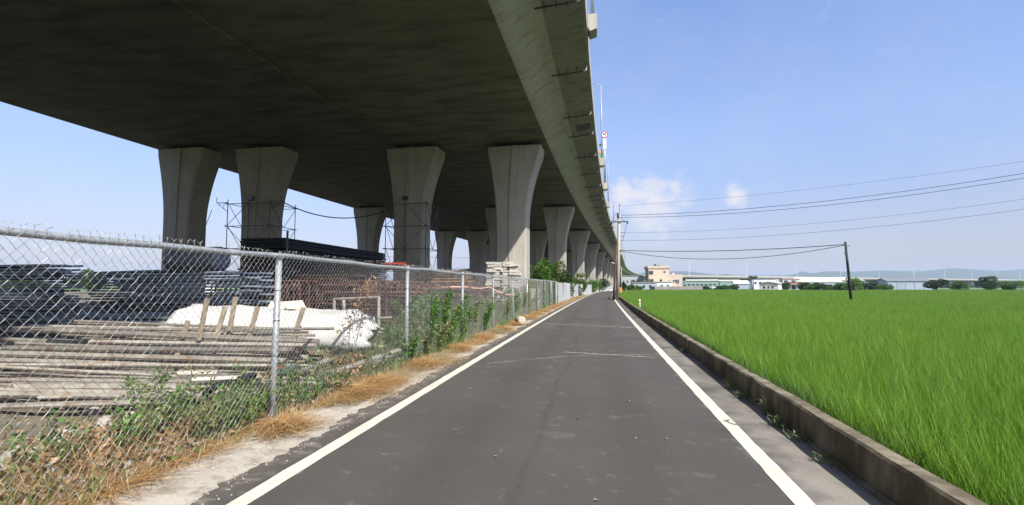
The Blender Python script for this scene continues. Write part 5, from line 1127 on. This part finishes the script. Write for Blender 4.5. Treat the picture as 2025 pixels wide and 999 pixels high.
# litter on the road
for k in range(15):
    p = [(1105, 797), (1142, 829), (1244, 795), (1258, 869), (1238, 706), (1240, 684), (1200, 711), (1090, 748), (1060, 799), (1178, 992), (1320, 870), (980, 905), (890, 770), (930, 770), (1440, 833), (1370, 880), (1150, 750), (1000, 730), (1280, 960), (860, 930), (1225, 740), (1190, 860)][k]
    q = at(p[0], p[1], 1); d_ = q-Vector((0, 0, EYE)); g_ = Vector((0, 0, EYE))+d_*(EYE/-d_.z); r = random.uniform(.014, .034); a = random.uniform(0, 6.28)
    b = MB(); b.add([(g_.x+r*math.cos(a), g_.y+r*math.sin(a), .012), (g_.x+.4*r*math.cos(a+1.6), g_.y+.4*r*math.sin(a+1.6), .02), (g_.x-r*math.cos(a), g_.y-r*math.sin(a), .010), (g_.x-.4*r*math.cos(a+1.6), g_.y-.4*r*math.sin(a+1.6), .018), (g_.x, g_.y, .006)], [(0, 1, 4), (1, 2, 4), (2, 3, 4), (3, 0, 4)])
    tag(b.build('dry_leaf', 'leaf_litter'), 'small pale dry leaf lying on the asphalt', 'leaf', 'dry leaves on the road')
tag(MB().tube([at(1432, 831, 5.55), at(1447, 838, 5.45), at(1460, 840, 5.42)], .006, 5).build('twig', 'wood_old'), 'pale twig lying on the right edge line', 'twig')
# rag and fallen bollard
rg_ = at(573, 838, 5.65); P = []
for i in range(9): P.append([(rg_.x-.02+.035*i*.6, rg_.y+.04*j-.15, .012+.05*abs(math.sin(i*1.1+j*.8))*math.exp(-((i-4)/3)**2-((j-3)/2.5)**2)+.004*math.sin(i*j)) for j in range(8)])
o = tag(MB().grid(P).build('green_rag', 'cloth_green', None, True), 'crumpled dull green glove-like rag at the foot of the second post', 'rag')
by = at(1029, 640, 20.6); bo_ = thing('fallen_bollard', 'stubby round concrete bollard lying on the verge beside the edge line', 'bollard', (by.x, by.y, 0))
aw = Vector((.45, -.9, 0)).normalized(); cB = Vector((by.x, by.y, .17)); sd = Vector((-aw.y, aw.x, 0)); n = 20
rings = [[tuple(cB+aw*q+sd*r*math.cos(2*math.pi*k/n)+Vector((0, 0, r*math.sin(2*math.pi*k/n)))) for k in range(n)] for q, r in ((-.25, .14), (-.23, .165), (.2, .17), (.235, .15))]
MB().loft(rings).build('body', 'bollard_concrete', bo_, True, bevel=.008)
MB().loft([[tuple(cB+aw*q+sd*r*math.cos(2*math.pi*k/n)+Vector((0, 0, r*math.sin(2*math.pi*k/n)))) for k in range(n)] for q, r in ((.2355, .125), (.245, .12))]).build('end_face', 'stone', bo_)

# ================================================================== rice
def tuft_proto(name, nb, h, w, rad, mat, segs=3, lean=.35, bend=.55):
    P = np.concatenate([rng.normal(0, rad, (nb, 2)), np.zeros((nb, 1))], 1); V, F = blade_arrays(P, h, w, lean, bend, segs=segs)
    me_o = raw(name, V, F, mat); COL.objects.unlink(me_o); return me_o
def make_scatter(name, label, pts, protos, smin, smax, seed_, tilt=.12):
    pc_ = bpy.data.collections.new(name+'_kinds')
    for p in protos: pc_.objects.link(p)
    me = bpy.data.meshes.new(name); me.vertices.add(len(pts)); me.vertices.foreach_set('co', np.asarray(pts, float).ravel()); me.update()
    ob = bpy.data.objects.new(name, me); COL.objects.link(ob)
    ng = bpy.data.node_groups.new(name, 'GeometryNodeTree'); ng.interface.new_socket('Geometry', in_out='INPUT', socket_type='NodeSocketGeometry'); ng.interface.new_socket('Geometry', in_out='OUTPUT', socket_type='NodeSocketGeometry')
    gi, go = ng.nodes.new('NodeGroupInput'), ng.nodes.new('NodeGroupOutput'); ci = ng.nodes.new('GeometryNodeCollectionInfo'); ci.inputs[0].default_value = pc_; ci.inputs['Separate Children'].default_value = True; ci.inputs['Reset Children'].default_value = True
    ip = ng.nodes.new('GeometryNodeInstanceOnPoints'); ip.inputs['Pick Instance'].default_value = True
    rr = ng.nodes.new('FunctionNodeRandomValue'); rr.data_type = 'FLOAT_VECTOR'; rr.inputs[0].default_value = (-tilt, -tilt, 0); rr.inputs[1].default_value = (tilt, tilt, 6.283); rr.inputs['Seed'].default_value = seed_
    rs_ = ng.nodes.new('FunctionNodeRandomValue'); rs_.data_type = 'FLOAT'; rs_.inputs[2].default_value = smin; rs_.inputs[3].default_value = smax; rs_.inputs['Seed'].default_value = seed_+1
    ri = ng.nodes.new('FunctionNodeRandomValue'); ri.data_type = 'INT'; ri.inputs[4].default_value = 0; ri.inputs[5].default_value = len(protos)-1; ri.inputs['Seed'].default_value = seed_+2
    L = ng.links.new; L(gi.outputs[0], ip.inputs['Points']); L(ci.outputs[0], ip.inputs['Instance']); L(rr.outputs[0], ip.inputs['Rotation']); L(rs_.outputs[1], ip.inputs['Scale']); L(ri.outputs[2], ip.inputs['Instance Index']); L(ip.outputs[0], go.inputs[0])
    mo = ob.modifiers.new('scatter', 'NODES'); mo.node_group = ng; stuff(ob); tag(ob, label, 'rice'); return ob
def in_view(x, y, m=2.5):       # only what the picture, or a view a step aside, can show
    D = -x*SH+y*CH; X = x*CH+y*SH
    return (D > .5) & (X < D*1.02+m+D*.04)
def bund(x, y): return np.abs((x-20.6)-(y-46)*(16.2-20.6)/(72.7-46))        # the little bank between two paddies
def field(y0, y1, dx, dy, jit, xmax=200):
    ys_ = np.arange(y0, y1, dy); out = []
    for y in ys_:
        x0 = 2.6+roff(y)+.04; xs_ = np.arange(x0, min(xmax, 2.42+y*1.35+14), dx); out.append(np.stack([xs_+rng.normal(0, jit, len(xs_)), y+rng.normal(0, jit, len(xs_)), np.full(len(xs_), -.24)], 1))
    P = np.concatenate(out); k = in_view(P[:, 0], P[:, 1]); P = P[k]
    D = -P[:, 0]*SH+P[:, 1]*CH; X = P[:, 0]*CH+P[:, 1]*SH
    return P[(bund(P[:, 0], P[:, 1]) > np.where(P[:, 1] > 60, 1.5, .8))], D
H_R = .71
near = [tuft_proto('rice_tuft', 80, H_R, .0058, .036, 'rice_leaf', 4, .24, .36) for _ in range(6)]
P, _ = field(-1, 26, .20, .19, .03); make_scatter('rice_near', 'bright green rice plants in the near part of the paddy behind the wall', P, near, .9, 1.05, 1, .06)
mid = [tuft_proto('rice_patch', 150, H_R, .009, .17, 'rice_leaf', 3, .22, .34) for _ in range(5)]
P, _ = field(26, 70, .42, .42, .08); make_scatter('rice_middle', 'green rice filling the middle of the paddy', P, mid, .9, 1.05, 5, .06)
farp = [tuft_proto('rice_clump', 110, H_R, .03, .42, 'rice_leaf_far', 2, .3, .4) for _ in range(4)]
P, _ = field(70, 186, 1.0, 1.0, .2, 260); make_scatter('rice_far', 'smooth green rice towards the far edge of the paddy', P, farp, .85, 1.05, 9, .05)
n = 16000; y = np.concatenate([rng.uniform(0, 30, n//2), rng.uniform(0, 120, n//2)]); x = 2.36+np.abs(rng.normal(0, .11, n)); k_ = np.sin(y*1.1)+np.sin(y*2.7+1) > rng.uniform(-2.2, 1.2, n); P = np.stack([x+np.array([roff(q) for q in y]), y, np.full(n, -.2)], 1)[k_]
scatter('wallside_weeds', 'dark grassy weeds between the low wall and the rice', *blade_arrays(P, .56, .010, .3, .6), 'leaf_dark')
# trees and bushes round the far edge of the field
for k, (u, D, r, h, mat, lab) in enumerate(((1229, 150, 1.4, 2.6, 'leaf_dark', 'dark tree behind the tall utility pole'), (1244, 158, 1.8, 2.0, 'leaf_green', 'low green bush in front of the white house'), (1262, 162, 1.6, 1.5, 'leaf_green', 'small bush at the left end of the garden wall'),
        (1392, 180, 2.6, 1.5, 'leaf_dark', 'low bush right of the garden wall'), (1428, 200, 3.6, 2.2, 'leaf_dark', 'dark bush in front of the green sheds'), (1448, 215, 3.2, 2.2, 'leaf_dark', 'round dark bush left of the cream workshop'), (1552, 200, 2.4, 3.0, 'leaf_dark', 'dark bush between the workshop and the terrace house'),
        (1592, 165, 2.6, 3.0, 'leaf_dark', 'dark leafy bush at the left end of the hedge on the right'), (1606, 160, 2.6, 2.8, 'leaf_green', 'pale banana-like bush in the hedge on the right'), (1626, 158, 2.8, 2.6, 'leaf_dark', 'rounded bush in the middle of the hedge'), (1646, 156, 3.0, 2.8, 'leaf_green', 'bushy green shrub in the hedge left of the leaning pole'), (1662, 154, 2.6, 2.6, 'leaf_dark', 'dark shrub just left of the leaning pole'), (1682, 150, 2.8, 4.6, 'leaf_green', 'taller tree right behind the leaning pole'),
        (1716, 170, 3.2, 3.4, 'leaf_dark', 'dark tree right of the leaning pole'), (1748, 175, 3.0, 2.8, 'leaf_green', 'green bush left of the grey shed'), (1850, 190, 4.2, 4.6, 'leaf_dark', 'broad dark tree right of the grey shed'), (1895, 185, 3.8, 3.6, 'leaf_green', 'green tree near the right edge'), (1950, 190, 4.4, 5.2, 'leaf_dark', 'tall dark tree near the right edge'), (2000, 180, 3.8, 3.8, 'leaf_green', 'rounded tree at the right edge'), (1512, 236, 2.5, 3.6, 'leaf_dark', 'dark tree beside the greyish house'),
        (310, 105, 3.0, 4.5, 'leaf_dark', 'dark tree in the gap left of the leftmost scaffold'), (955, 120, 3, 4.2, 'leaf_dark', 'dark tree glimpsed left of the first pier'), (180, 110, 4, 5.5, 'leaf_dark', 'broad dark tree far left beyond the yard'), (60, 115, 4.5, 6.0, 'leaf_green', 'large green tree at the far left edge'))):
    x, y = bl(u, D); bush('field_tree' if h > 2.9 else 'field_bush', lab, 'tree' if h > 2.9 else 'bush', x, y, r, h, int(1400+320*h*r/2), .34, mat, .1, -.2, lobes=11, limbs=4, aspect=.7)
# palm
x, y = bl(1488, 246); pm_ = thing('palm_tree', 'dark palm tree standing above the sheds in front of the distant viaduct', 'palm', (x, y, -.2)); MB().tube([(x, y, -.2), (x+.15, y, 3.2), (x+.1, y, 5.7)], [.32, .24, .2], 8).build('trunk', 'bark', pm_, True)
parts = []
for i in range(22):
    a = i*2.399; el = random.uniform(-.2, 1.2); L = random.uniform(1.7, 2.6); pr_ = []
    for j in range(14):
        q = j/13; r = L*q*math.cos(el*(1-.4*q)); z_ = 5.7+L*q*math.sin(el)-.9*q*q; pr_.append((x+.1+math.cos(a)*r, y+math.sin(a)*r, z_))
    P = np.repeat(np.array(pr_), 2, 0); dirs = np.array([[math.cos(a+s_*1.1), math.sin(a+s_*1.1), -.45] for _ in pr_ for s_ in (-1, 1)]); parts.append(leaf_arrays(P, .8, .2, .3, 0, dirs))
raw('crown', *joinVF(parts), 'leaf_dark', pm_)
# far belt of trees along the plain
n = 5000; xx = rng.uniform(-900, 900, n); k_ = (np.sin(xx*.013)+np.sin(xx*.031+2)+np.sin(xx*.09)*.5) > -.5; xx = xx[k_]; n = len(xx)
P = np.stack([xx*CH-(700+rng.uniform(-60, 60, n))*SH, xx*SH+(700+rng.uniform(-60, 60, n))*CH, rng.uniform(-.5, 5.5, n)**1.0*(1+.4*np.sin(xx*.05))], 1); V, F = leaf_arrays(P, 4.0, .8, .2, 0); o = raw('tree_belt', V, F, 'leaf_dark'); stuff(o); tag(o, 'far-off dark belt of trees along the plain', 'trees')

# ================================================================== air
hz = MB().box((0, 3900, 110), (15000, 8600, 225)); hb = hz.build('haze', 'haze_air' if 'haze_air' in MATS else 'white_paint')
m = bpy.data.materials.new('haze_air'); m.use_nodes = True; m.node_tree.nodes.clear()
o_ = m.node_tree.nodes.new('ShaderNodeOutputMaterial'); pv = m.node_tree.nodes.new('ShaderNodeVolumePrincipled')
pv.inputs['Color'].default_value = (.66, .80, 1, 1); pv.inputs['Density'].default_value = 1.3e-4; pv.inputs['Anisotropy'].default_value = 0
m.node_tree.links.new(pv.outputs[0], o_.inputs['Volume'])
hb.data.materials.clear(); hb.data.materials.append(m); stuff(hb)
tag(hb, 'pale blue haze lying over the plain', 'haze')
